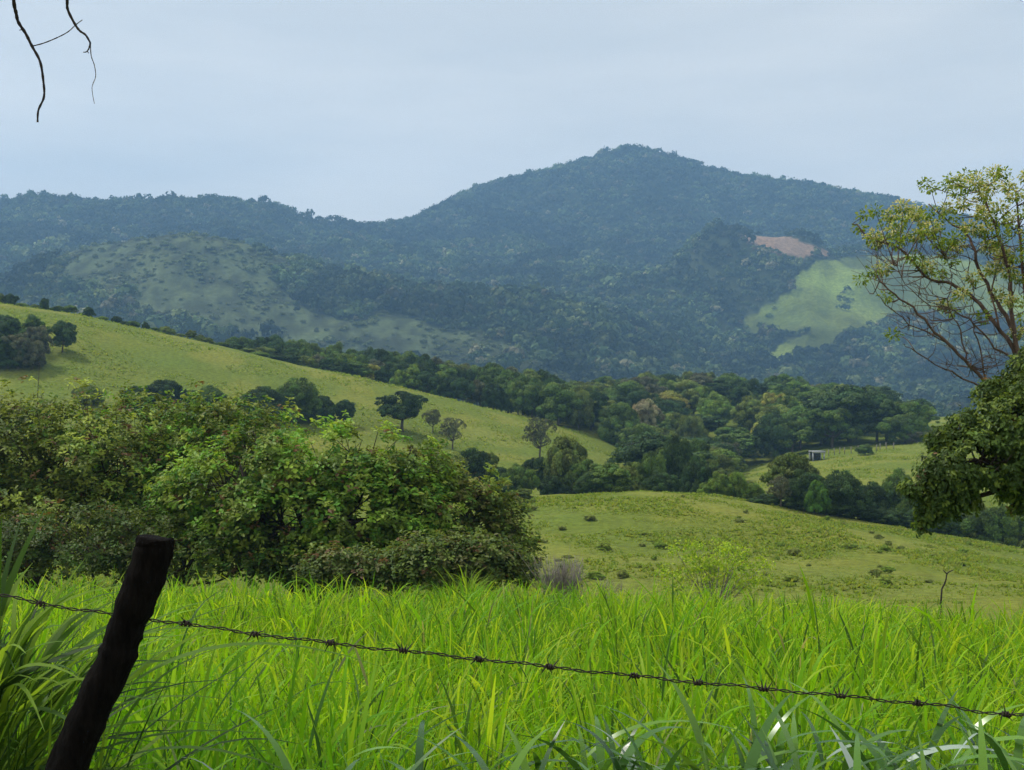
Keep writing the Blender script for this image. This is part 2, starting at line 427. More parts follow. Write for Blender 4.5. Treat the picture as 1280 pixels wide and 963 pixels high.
def trunk_mesh(seed, style):
    r = np.random.default_rng(seed); b = MB()
    top = {'round': .55, 'flat': .6, 'tall': .7, 'bush': .35}[style]
    w = {'round': .03, 'flat': .035, 'tall': .022, 'bush': .025}[style]
    pts = np.array([(0, 0, -.12), (r.uniform(-.02, .02), 0, .12), (r.uniform(-.05, .05), r.uniform(-.03, .03), top * .55), (r.uniform(-.06, .06), r.uniform(-.05, .05), top)])
    b.tube(pts, [w * 1.3, w, w * .75, w * .35], 6)
    for k in range(7):
        a = k * 2.4 + r.random(); s = pts[1] + (pts[2] - pts[1]) * r.uniform(.3, 1.2)
        L = {'round': .28, 'flat': .42, 'tall': .15, 'bush': .45}[style] * r.uniform(.7, 1.1)
        e = s + np.array((math.cos(a) * L, math.sin(a) * L, r.uniform(.1, .26)))
        m = (s + e) / 2 + np.array((0, 0, -.03))
        b.tube([s, m, e], [w * .5, w * .35, w * .12], 5)
    return b.mesh('trunk', [M_bark])

VAR = []
for i, st in enumerate(['round', 'round', 'round', 'round', 'flat', 'flat', 'flat', 'flat', 'tall', 'tall', 'bush', 'bush', 'bush', 'bush']):
    VAR.append((st, crown_mesh(100 + i, st), trunk_mesh(200 + i, st)))
for i in range(2): VAR.append(('sparse', crown_mesh(150 + i, 'flat', .22), trunk_mesh(250 + i, 'flat')))
BY = {}
for i, v in enumerate(VAR): BY.setdefault(v[0], []).append(i)

C_DARK = (.045, .082, .028); C_MID = (.09, .15, .034); C_OLIVE = (.125, .17, .04); C_YEL = (.26, .27, .06)
C_GREY = (.105, .118, .072); C_LIGHT = (.14, .22, .04); C_PALE = (.26, .25, .15)

def tree(px, d, ytop, wpx, color, style, label, group=None, name=None, cat='tree'):
    base = at(px, d)
    h = max(.8, (EYE + (YH - ytop) * d / F) - base.z)
    w = max(wpx * d / F / 2, .42 * h * (.55 if style == 'tall' else 1))
    vi = random.choice(BY[style]); st, cm, tm = VAR[vi]
    ext = {'round': .5, 'flat': .7, 'sparse': .7, 'tall': .3, 'bush': .8}[st]
    zt = {'round': .9, 'flat': .9, 'sparse': .9, 'tall': .96, 'bush': .87}[st]
    o = empty(name or ('shrub' if cat == 'shrub' else 'broadleaf_tree'), base)
    o.rotation_euler.z = random.uniform(0, 6.28)
    s = h / zt
    sx = w / ext * random.uniform(.95, 1.1)
    tag(o, label, cat, group)
    c = link('crown', cm, o); c.scale = (sx, sx, s)
    k = random.uniform(.85, 1.15)
    c.color = (color[0] * k, color[1] * k, color[2] * k, 1)
    t = link('trunk', tm, o); t.scale = (min(sx, s) if st != 'bush' else sx, min(sx, s) if st != 'bush' else sx, s)
    return o

def foot_d(px, yfoot, lo, hi):      # how far off the slope shows its ground at this height
    dd = np.linspace(lo, hi, 120); z = H((px - 640) * dd / F, dd); y = YH - F * (z - EYE) / dd
    return float(dd[int(np.argmin(np.abs(y - yfoot)))])

def pick(ws):
    r = random.random() * sum(w for _, w in ws)
    for c, w in ws:
        r -= w
        if r <= 0: return c
    return ws[-1][0]

KINDLAB = {C_DARK: 'dark green', C_MID: 'mid green', C_OLIVE: 'olive green', C_YEL: 'yellow-topped', C_GREY: 'greyish', C_LIGHT: 'light green', C_PALE: 'pale'}
def mix(ws=None):
    return pick(ws or [(C_DARK, 4), (C_MID, 5), (C_OLIVE, 2.2), (C_LIGHT, 1.3), (C_GREY, .5), (C_YEL, .12)])

# belt behind the crest of the left hill
def topline(px): return float(np.interp(px, [0, 60, 100, 200, 260, 330, 400, 480, 560, 640, 700, 760], [372, 378, 389, 409, 417, 424, 432, 442, 450, 462, 468, 472]))
for row, (d0, drop) in enumerate(((296, -1), (278, 6), (263, 16))):
    px = 292 + row * 5
    while px < 700:
        c = mix()
        d = d0 + random.uniform(-6, 6)
        crest = float(np.interp(px, *KEYS[14][1]))
        yt = topline(px) + drop * (1 if crest - topline(px) > 20 else .6) + random.uniform(-3, 6)
        yt = min(yt, crest - 6)
        tree(px, d, yt, random.uniform(26, 44), c, random.choice(['round', 'round', 'flat', 'bush']),
             KINDLAB[c] + ' tree in the belt behind the grassy left hill crest', 'trees in the belt behind the left hill crest')
        px += random.uniform(13, 22)
px = -12
while px < 300:
    crest = float(np.interp(px, *KEYS[14][1])); c = mix([(C_OLIVE, 4), (C_MID, 3), (C_DARK, 3), (C_LIGHT, 1)])
    tree(px, random.uniform(249, 256), crest - random.uniform(4, 14), random.uniform(12, 26), c, random.choice(['bush', 'bush', 'round']),
         KINDLAB[c] + ' shrub on the skyline crest of the left hill', 'shrubs along the left hill crest', cat='shrub')
    px += random.uniform(9, 19)

# the wood in the middle
def wood(n, pr, dr, hr, wr, minsep, lab, grp, ws=None, ok=lambda px, d: True):
    pts = []; tries = 0
    while len(pts) < n and tries < 9000:
        tries += 1
        px = random.uniform(*pr); d = random.uniform(*dr)
        if not ok(px, d): continue
        x = (px - 640) * d / F
        if any((x - a) ** 2 + (d - b) ** 2 < minsep ** 2 for a, b in pts): continue
        pts.append((x, d)); base = at(px, d)
        h = random.uniform(*hr); c = mix(ws)
        yt = YH - F * (base.z + h - EYE) / d
        tree(px, d, yt, random.uniform(*wr) * F / d, c, random.choice(['round', 'round', 'flat', 'flat', 'bush', 'tall']), KINDLAB[c] + ' ' + lab, grp)
def crest_d(px):   # the bare flank of the left hill ends here; trees only beyond
    return 256
wood(110, (690, 1175), (256, 372), (6, 8.8), (8, 13), 6.0, 'tree in the wood on the slope below the mountains', 'trees of the middle wood', ok=lambda px, d: px < 1110 or d < 300 and px < 1150)
wood(26, (792, 925), (165, 256), (5.5, 8), (7, 11), 6.0, 'tree in the lower wood right of the grassy hill nose', 'trees of the lower wood',
     ok=lambda px, d: px > 800 and (px < 905 or d > 235) and not (px > 885 and d < 190))
wood(9, (640, 700), (300, 372), (6, 8), (8, 12), 6, 'tree above the belt on the hill shoulder', 'trees on the hill shoulder')
# row at the far foot of the near pasture
foot = [(520, 575, 60), (560, 568, 60), (592, 562, 50), (620, 582, 55), (648, 585, 48), (676, 574, 54), (705, 552, 52), (735, 572, 58), (762, 578, 52), (790, 580, 56),
        (815, 568, 54), (845, 548, 60), (868, 572, 48), (640, 598, 40), (690, 594, 46), (740, 592, 52), (780, 596, 54), (826, 592, 50), (860, 592, 48)]
for i, (px, yt, w) in enumerate(foot):
    c = mix([(C_DARK, 6), (C_MID, 4), (C_OLIVE, 2), (C_LIGHT, .6)])
    tree(px, random.uniform(127, 150), yt + random.uniform(-4, 4), w, c, random.choice(['round', 'bush', 'bush', 'flat']),
         KINDLAB[c] + ' tree in the row along the far foot of the near pasture', 'trees along the foot of the near pasture')
for px, yt, w in ((898, 592, 40), (921, 590, 34), (940, 604, 40), (882, 604, 30)):
    tree(px, 128, yt, w, C_LIGHT, 'bush', 'light green shrub between the tree row and the dark thicket', 'light shrubs by the thicket', cat='shrub')

# named trees
tree(503, foot_d(503, 540, 150, 235), 490, 74, C_DARK, 'flat', 'lone dark spreading tree on the bare slope of the left hill')
tree(541, foot_d(541, 541, 150, 235), 512, 30, C_GREY, 'sparse', 'small greyish bush touching the lone dark tree on the slope', cat='shrub')
tree(430, foot_d(430, 532, 150, 235), 502, 26, C_DARK, 'round', 'little dark round tree just left of the lone spreading tree')
tree(372, foot_d(372, 528, 150, 235), 476, 84, C_MID, 'bush', 'dark spreading tree rising over the big front bush, right of a pair')
tree(328, foot_d(328, 528, 150, 235), 486, 70, C_DARK, 'bush', 'dark rounded tree next to the dark spreading tree behind the front bush')
tree(206, foot_d(206, 508, 150, 235), 476, 62, C_DARK, 'bush', 'dark low tree peeping over the left part of the front bushes')
tree(168, foot_d(168, 510, 150, 235), 484, 50, C_DARK, 'bush', 'dark bush peeping over the front bushes left of another dark one')
tree(262, foot_d(262, 514, 150, 235), 484, 44, C_MID, 'bush', 'mid green bush top between two dark trees over the front bushes')
tree(112, foot_d(112, 506, 150, 235), 482, 50, C_OLIVE, 'bush', 'olive bush top nearest the dark copse over the front bushes')
tree(402, foot_d(402, 530, 150, 235), 496, 50, C_DARK, 'bush', 'dark low bush joining the dark spreading tree and the little round tree', cat='shrub')
tree(566, foot_d(566, 562, 150, 235), 522, 38, C_GREY, 'sparse', 'grey thin-leaved tree below the lone dark tree')
tree(600, 140, 566, 40, C_OLIVE, 'flat', 'mid green bush at the right shoulder of the front bushes')
tree(675, foot_d(675, 575, 150, 235), 522, 36, C_GREY, 'sparse', 'pale grey thin tree at the tip of the grassy hill nose')
# copse at the left edge on the hill
for px, yt, w, c, s in ((-22, 392, 60, C_DARK, 'round'), (6, 398, 44, C_DARK, 'round'), (24, 402, 34, C_MID, 'tall'), (40, 392, 26, C_MID, 'tall'), (48, 410, 42, C_GREY, 'flat'),
                        (22, 418, 56, C_GREY, 'flat'), (-8, 415, 56, C_DARK, 'bush'), (40, 426, 46, C_GREY, 'bush'), (10, 430, 50, C_DARK, 'bush')):
    tree(px, foot_d(px, min(yt + 46, 462), 190, 246), yt, w, c, s, KINDLAB[c] + ' tree in the copse at the left edge of the hill', 'trees of the left copse')
tree(78, foot_d(78, 441, 190, 246), 404, 30, C_DARK, 'round', 'small dark tree standing just off the right end of the left copse')
# dark crowns beside the shelter
tree(1062, 268, 485, 100, C_DARK, 'round', 'very large dark round tree behind the white shelter')
tree(1030, 272, 497, 56, C_DARK, 'round', 'dark tree leaning on the left side of the very large round tree')
tree(1096, 266, 493, 56, C_DARK, 'round', 'dark tree on the right flank of the very large round tree')
tree(1132, 262, 503, 66, C_MID, 'flat', 'mid green spreading tree at the right end of the wood on the small hill')
tree(972, 275, 508, 60, C_OLIVE, 'round', 'olive tree with pale top left of the dark shelter trees')
tree(968, 262, 516, 60, C_DARK, 'bush', 'dark bushy tree low on the left of the shelter')
tree(1000, 268, 512, 50, C_MID, 'round', 'mid green tree right above the white shelter')
tree(806, 262, 500, 44, C_PALE, 'flat', 'pale blossoming tree standing out in the middle wood')
tree(937, 290, 497, 40, C_OLIVE, 'round', 'yellowish tree standing out high in the middle wood')
tree(966, 300, 492, 40, C_YEL, 'flat', 'yellow-topped tree near the olive tree by the shelter')
tree(1141, 255, 538, 30, C_GREY, 'bush', 'grey low bush at the foot of the spreading tree on the small hill', cat='shrub')
tree(1082, 236, 556, 26, C_MID, 'bush', 'clipped-looking oval bush on the grass right of the white shelter', cat='shrub')
for px, yt, w in ((1165, 540, 20), (1200, 534, 26), (1232, 528, 34)):
    tree(px, 275, yt, w, C_OLIVE, 'bush', 'olive scrub on the grass strip behind the small hill', 'scrub on the grass strip', cat='shrub')
# thicket in front of the small hill
tree(990, 121, 568, 62, C_OLIVE, 'round', 'tree with yellow-green top at the left of the dark thicket')
tree(1006, 118, 590, 70, C_DARK, 'bush', 'dark dense bush in the middle of the thicket')
tree(1020, 115.5, 602, 32, (.09, .19, .03), 'bush', 'small vivid green bush on the face of the dark thicket', cat='shrub')
tree(1052, 119, 592, 80, C_DARK, 'bush', 'wide dark tree at the right of the thicket')
tree(1090, 122, 606, 60, C_DARK, 'bush', 'dark bush trailing off the right end of the thicket')
tree(976, 116.5, 596, 40, C_GREY, 'sparse', 'grey-brown half-bare bush at the left foot of the thicket', cat='shrub')
for px, yt, w, c in ((1118, 612, 62, C_DARK), (1142, 618, 60, C_MID), (1150, 636, 60, C_DARK), (1180, 628, 70, C_MID), (1212, 624, 70, C_OLIVE), (1246, 634, 70, C_MID),
                     (1276, 640, 70, C_OLIVE), (1310, 645, 80, C_MID), (1205, 646, 60, C_GREY), (1240, 656, 60, C_OLIVE), (1272, 664, 60, C_MID), (1160, 602, 50, C_MID), (1122, 592, 44, C_MID)):
    tree(px, random.uniform(119, 138), yt, w, c, 'bush', KINDLAB[c] + ' shrub in the scrub along the right end of the pasture', 'scrub along the right end of the pasture', cat='shrub')
for px, yt, w in ((962, 618, 50), (1000, 622, 56), (1036, 626, 60), (1072, 630, 60), (1104, 636, 56), (1134, 644, 60), (1166, 650, 60)):
    tree(px, 118.5, yt, w, C_DARK, 'bush', 'low dark undergrowth bush at the foot of the dark thicket', 'undergrowth of the dark thicket', cat='shrub')
sap = tree(655, 112, 612, 34, C_OLIVE, 'flat', 'small olive tree alone at the left end of the near pasture')

# ------------------------------------------------------------------ grassy tufts on the pastures
def tufts():
    Vs, Qs, Cs = [], [], []; off = 0
    for (n, lo, hi, hgt, k) in ((42000, 58, 124, .13, 5), (30000, 150, 258, .2, 3)):
        d = np.sqrt(rng.random(n) * (hi**2 - lo**2) + lo**2); px = rng.uniform(-60, 1340, n)
        if lo > 100:
            px = np.where(rng.random(n) < .65, rng.uniform(-60, 800, n), rng.uniform(900, 1340, n))
        x = (px - 640) * d / F; z = H(x, d)
        nz = fbm(x / 6, d / 6, 61, 3)
        hh = hgt * (.35 + 1.6 * smooth(.35, .7, nz)) * rng.uniform(.6, 1.3, n)
        base = np.stack([x, d, z - .03], 1)
        a = rng.uniform(0, 6.28, (n, k)); sp = hh[:, None] * rng.uniform(.2, 1.1, (n, k))
        tip = base[:, None] + np.stack([np.cos(a) * sp, np.sin(a) * sp, hh[:, None] * rng.uniform(.5, 1, (n, k))], 2)
        w = hh[:, None] * .30; sd = np.stack([-np.sin(a) * w, np.cos(a) * w, 0 * a], 2)
        b0 = base[:, None] + sd; b1 = base[:, None] - sd; tp2 = tip + sd * .35
        v = np.stack([b0, b1, tip, tp2], 2).reshape(-1, 3)
        m = n * k
        kk = rng.random(n)
        t = np.where((kk < .6)[:, None], np.array((.21, .30, .035)), np.where((kk < .9)[:, None], np.array((.27, .32, .05)), np.array((.15, .24, .035))))
        t = t * rng.uniform(.8, 1.15, (n, 1))
        Vs.append(v); Qs.append(np.arange(4 * m).reshape(m, 4) + off); Cs.append(np.repeat(t, 4 * k, axis=0)); off += 4 * m
    o = link('pasture_grass', mk_mesh('pasture_grass', np.concatenate(Vs), np.concatenate(Qs), np.concatenate(Cs), [M_grass]))
    tag(o, 'short grazed yellow-green grass on the pasture hills', 'grass', kind='stuff')
tufts()
# weedy little shrubs dotted over the near pasture
for i in range(64):
    px = random.uniform(640, 1290); d = random.uniform(66, 113)
    b = at(px, d); h = random.uniform(.2, .6)
    o = link('weed_bush', VAR[random.choice(BY['bush'])][1]); o.location = b
    s = h / .87; o.scale = (s * random.uniform(.6, 1.6), s * random.uniform(.6, 1.2), s * random.uniform(.5, 1)); o.rotation_euler.z = random.uniform(0, 6.28)
    c = random.choice([(.20, .30, .05), (.24, .32, .055), (.24, .29, .08)]); o.color = (*c, 1)
    tag(o, 'low green weed bush dotted on the grass of the near pasture', 'weed', 'weed bushes on the near pasture')

# ------------------------------------------------------------------ shelter, fence posts, far house
def shelter():
    M_w = rough_mat('dull_white', (.30, .31, .34), (.42, .43, .46), 3, rough=.7, bump=.1)
    g = at(1021, 238); r = empty('shelter', g); r.rotation_euler.z = .12; r.scale = (.82, .82, .82)
    tag(r, 'tiny open shelter with white roof and posts at the edge of the wood', 'shelter')
    b = MB(); b.box((0, 0, 2.15), (1.6, 1.2, .12)); b.box((0, -1.23, 2.02), (1.62, .03, .26)); link('roof', b.mesh('roof', [M_w], False), r)
    for x, y in ((-1.35, -1.1), (1.35, -1.1), (-1.35, 1.1), (1.35, 1.1)):
        b = MB(); b.box((x, y, .9), (.13, .1, 1.12)); link('post', b.mesh('post', [M_w], False), r)
    b = MB(); b.box((0, .95, .85), (1.18, .05, 1.0)); link('back_wall', b.mesh('back_wall', [M_shed], False), r)
    b = MB(); b.box((0, .2, .45), (.9, .4, .06)); b.box((-.8, .2, .1), (.05, .4, .29)); b.box((.8, .2, .1), (.05, .4, .29)); link('bench', b.mesh('bench', [M_shed], False), r)
shelter()
pb = MB(); pb.tube([(0, 0, -.2), (.02, 0, .7), (0, .02, 1.35)], [.09, .085, .08], 6, lump=.2)
pm = pb.mesh('fence_post', [M_grey])
for i, px in enumerate((1036, 1043, 1049.5, 1056, 1064, 1073, 1095.5, 1100, 1108, 1117)):
    o = link('fence_post', pm); o.location = at(px, 243 + (i % 3)); o.rotation_euler = (random.uniform(-.06, .06), random.uniform(-.08, .08), i)
    tag(o, 'short grey fence post in the line right of the white shelter', 'fence post', 'posts of the fence line by the shelter')
def house():
    g = at(1076, 1490); r = empty('farmhouse', g + Vector((0, 0, .5)))
    tag(r, 'tiny white building on the far grassy spur under the main peak', 'building')
    b = MB(); b.box((0, 0, 1.6), (5.5, 3, 1.9)); link('wall', b.mesh('wall', [M_white], False), r)
    b = MB(); b.add([(-6, -3.6, 3.5), (6, -3.6, 3.5), (6, 0, 5), (-6, 0, 5), (-6, 3.6, 3.5), (6, 3.6, 3.5)], [(0, 1, 2, 3), (3, 2, 5, 4)])
    link('roof', b.mesh('roof', [M_white], False), r)
house()

# ------------------------------------------------------------------ broad-leaved trees close by
def bez(pts, n):
    pts = np.asarray(pts, float); t = np.linspace(0, len(pts) - 1, n); i = np.clip(t.astype(int), 0, len(pts) - 2); f = (t - i)[:, None]
    p0 = pts[np.maximum(i - 1, 0)]; p1 = pts[i]; p2 = pts[i + 1]; p3 = pts[np.minimum(i + 2, len(pts) - 1)]
    return .5 * ((2 * p1) + (p2 - p0) * f + (2*p0 - 5*p1 + 4*p2 - p3) * f**2 + (3*p1 - p0 - 3*p2 + p3) * f**3)

def close_tree(name, label, base, lobes, leafcol, rust, L, nclus, per, bark=M_bark_dark, tr=.12, droop=0.0, cat='tree', group=None, seed=1, hollow=.55, limbs=True, aspect=.5, fork_h=.12, fork_at=None):
    """lobes: list of (centre xyz, radii xyz) in world space"""
    r = np.random.default_rng(seed)
    root = empty(name, tuple(base)); tag(root, label, cat, group)
    B = np.array(base, float)
    lob = [(np.array(c, float) - B, np.array(a, float)) for c, a in lobes]
    wts = np.array([(a[0] * a[2]) for _, a in lob]); wts /= wts.sum()
    b = MB()
    # trunk and limbs to each lobe
    fork = np.array((0, 0, fork_h * max(c[2] for c, _ in lob))) if fork_at is None else np.array(fork_at) - B
    if fork_at is not None:
        b.tube(bez([(0, 0, -.3), fork * (.35, .35, .6), fork], 12), np.linspace(tr * 1.8, tr, 12), 9, lump=.1)
    if limbs:
        for c, a in lob:
            m1 = fork + (c - fork) * .35 + np.array((r.uniform(-.2, .2), r.uniform(-.2, .2), r.uniform(-.1, .35))) * a[0] * .5
            m2 = fork + (c - fork) * .7 + r.uniform(-.2, .2, 3) * a[0] * .5
            b.tube(([np.array((r.uniform(-.2, .2), r.uniform(-.15, .15), -.3)), fork * r.uniform(.5, 1.2)] if fork_at is None else [fork, fork + (m1 - fork) * .3]) + [m1, m2, c + np.array((0, 0, a[2] * .3))],
                   [tr, tr * .85, tr * .6, tr * .42, tr * .2] if fork_at is None else [tr * .7, tr * .6, tr * .45, tr * .3, tr * .12], 7, lump=.12)
    Pc, Nn = [], []
    for (c, a), w in zip(lob, wts):
        k = int(nclus * w) + 1
        u = unit(r.normal(size=(k, 3)))
        u[:, 1] = np.where(r.random(k) < .55, -np.abs(u[:, 1]), u[:, 1])
        bump = 1 + .16 * np.sin(5 * u[:, 0] * 2 + c[0] * 3) * np.sin(4 * u[:, 2] * 2 + c[0]) + .10 * np.sin(13 * u[:, 0] + 9 * u[:, 2])
        rr = (r.uniform(hollow ** 2, 1.0, k) ** .5 * bump)
        rr = np.where(r.random(k) < .05, rr * 1.13, rr)
        p = c + u * rr[:, None] * a
        Pc.append(p); Nn.append(u)
        for _ in range(max(5, k // 22)):     # inner branches reaching the shell
            q = p[r.integers(k)]; s = c + np.array((0, 0, -.5 * a[2])) + r.uniform(-.3, .3, 3) * a
            m = (s + q) / 2 + r.uniform(-.12, .12, 3) * a
            b.tube([s, m, q], [tr * .2, tr * .12, tr * .045], 5)
    Pc = np.concatenate(Pc); Nn = np.concatenate(Nn)
    gap = fbm(Pc[:, 0] / (L * 5), Pc[:, 2] / (L * 4), seed * 3) ; ok = gap > .36
    Pc = Pc[ok]; Nn = Nn[ok]; n = len(Pc)
    for i in r.choice(n, min(n, 700), replace=False):    # twig under a leaf cluster
        s = Pc[i] - Nn[i] * L * 1.7 + np.array((0, 0, -L * .8))
        b.tube([s, Pc[i]], [L * .045, L * .025], 3, cap=False)
    tm = b.mesh('trunk', [bark]); link('trunk', tm, root)
    kc = r.random(n)
    cols = np.array([leafcol[int(i)] for i in np.clip(kc * len(leafcol), 0, len(leafcol) - 1)])
    patch = fbm(Pc[:, 0] / 1.3, Pc[:, 2] / 1.1, seed + 5, 3)
    cols = cols * (.72 + .6 * smooth(.3, .7, patch))[:, None] * r.uniform(.75, 1.3, (n, 1))
    rs = r.random(n) < rust; cols[rs] = np.array((.22, .13, .06)) * r.uniform(.5, 1.1, (rs.sum(), 1))
    C = np.repeat(Pc, per, 0); Uo = np.repeat(Nn, per, 0); cc = np.repeat(cols, per, 0)
    m = len(C)
    ax = unit(Uo + np.array((0, 0, 1.5 - 2.6 * droop)) + r.normal(size=(m, 3)) * .25)
    dr = unit(np.cross(ax, unit(r.normal(size=(m, 3)))) + ax * r.uniform(.05, .7, (m, 1)) + np.array((0, 0, -.25 - droop)))
    nr = unit(ax + r.normal(size=(m, 3)) * .25)
    ln = L * r.uniform(.65, 1.2, m)
    cc = cc * r.uniform(.82, 1.18, (m, 1))
    v, q, col = leaves(C + r.normal(size=(m, 3)) * L * .35, dr, nr, ln, ln * aspect, cc)
    link('crown', mk_mesh('crown', v, q, col, [M_leaf]), root)
    return root

def lb(px, y, d, rx, ry, rd=None):     # lobe from its place in view
    s = d / F
    return (tuple(pix(px, y, d)), (rx * s, (rd if rd else min(rx, 90) * s), ry * s))

OL = [(.18, .27, .04), (.24, .31, .05), (.10, .19, .035), (.32, .39, .06), (.14, .19, .045)]
BR = [(.17, .35, .04), (.22, .38, .045), (.09, .22, .03), (.27, .38, .05), (.14, .22, .045)]
DK = [(.09, .155, .03), (.13, .18, .04), (.10, .13, .035), (.085, .16, .03)]
BN = [(.09, .14, .03), (.12, .13, .04), (.07, .12, .03), (.14, .19, .04)]
MIX = [OL[0], BR[0], OL[1], BR[2], OL[3], BR[1], OL[4]]
close_tree('broadleaf_tree', 'big olive tree filling the left edge behind the dark post', at(30, 37),
           [lb(-40, 570, 37, 110, 95), lb(50, 560, 37, 95, 92), lb(120, 570, 36.5, 90, 80), lb(0, 640, 36, 120, 70), lb(100, 645, 36, 110, 60), lb(-110, 600, 37, 90, 100)],
           OL, .05, .15, 5600, 8, seed=11)
close_tree('broadleaf_tree', 'olive tree with feathery top between the left edge tree and the bright green one', at(220, 38),
           [lb(175, 560, 38, 90, 75), lb(250, 560, 38, 85, 72), lb(310, 560, 38, 75, 66), lb(200, 630, 37, 110, 70), lb(300, 630, 37, 90, 60)],
           MIX, .04, .15, 4600, 8, seed=12)
close_tree('broadleaf_tree', 'widest bright green tree in the middle of the front bushes', at(390, 32),
           [lb(300, 600, 32, 80, 60), lb(370, 580, 32, 90, 62), lb(440, 590, 32, 85, 58), lb(500, 600, 32, 70, 55), lb(340, 640, 31.5, 90, 45), lb(430, 640, 31.5, 100, 45), lb(520, 640, 31.5, 60, 48), lb(380, 690, 31.5, 80, 36), lb(470, 690, 31.5, 80, 36), lb(300, 670, 31.5, 60, 40), lb(250, 620, 32.5, 60, 50)],
           BR + [OL[0], OL[1]], .03, .15, 6600, 8, seed=13, tr=.16)
close_tree('broadleaf_tree', 'green tree sloping down at the right end of the front bushes', at(560, 33),
           [lb(540, 605, 33, 60, 55), lb(580, 625, 33, 55, 52), lb(615, 655, 33, 42, 48), lb(560, 660, 33, 70, 50), lb(645, 690, 32.5, 34, 34), lb(600, 690, 32.5, 50, 36)],
           [(.16, .25, .04), (.22, .29, .045), (.11, .18, .035), (.19, .20, .055)], .04, .14, 2500, 8, seed=14)
close_tree('shrub', 'low olive-brown shrub at the foot of the right end of the front bushes', at(575, 28),
           [lb(480, 708, 28.5, 60, 30), lb(540, 700, 28, 60, 36), lb(600, 700, 28, 50, 36), lb(640, 712, 28, 34, 26), lb(420, 708, 28.5, 50, 28)],
           BN, .05, .12, 2300, 7, seed=15, cat='shrub', tr=.06)
close_tree('shrub', 'dark grey-green shrub under the olive trees right of the post', at(120, 32),
           [lb(20, 680, 32, 80, 42), lb(110, 675, 32, 80, 48), lb(200, 680, 32, 80, 44), lb(280, 690, 31.5, 70, 36), lb(340, 700, 31, 50, 28), lb(-60, 680, 32, 80, 50)],
           DK, .05, .13, 3200, 7, seed=16, cat='shrub', tr=.07)
# leafy tree at the right edge
close_tree('leafy_tree', 'dark green leafy tree drooping in from the right edge', at(1560, 12.5),
           [lb(1390, 500, 12.8, 110, 90, 1.0), lb(1300, 520, 12.5, 62, 62, .6), lb(1262, 540, 12.3, 52, 52, .5), lb(1222, 572, 12.2, 46, 42, .4), lb(1184, 590, 12.1, 42, 34, .35),
            lb(1168, 622, 12.1, 26, 30, .25), lb(1290, 585, 12.2, 60, 44, .5), lb(1330, 600, 12.5, 70, 50, .7), lb(1255, 500, 12.9, 26, 28, .3), lb(1282, 470, 12.9, 30, 34, .3), lb(1270, 622, 12.3, 22, 20, .2), lb(1140, 612, 12.0, 14, 14, .15), lb(1150, 648, 12.1, 14, 18, .15), lb(1178, 548, 12.3, 22, 16, .2), lb(1205, 528, 12.4, 20, 16, .2), lb(1238, 492, 12.8, 20, 18, .2), lb(1200, 620, 12.2, 24, 22, .2)],
           [(.06, .105, .024), (.085, .14, .028), (.045, .08, .02), (.15, .21, .035)],     .01, .055, 9500, 9, seed=17, droop=.35, tr=.085, aspect=.45, fork_at=pix(1430, 545, 12.8))

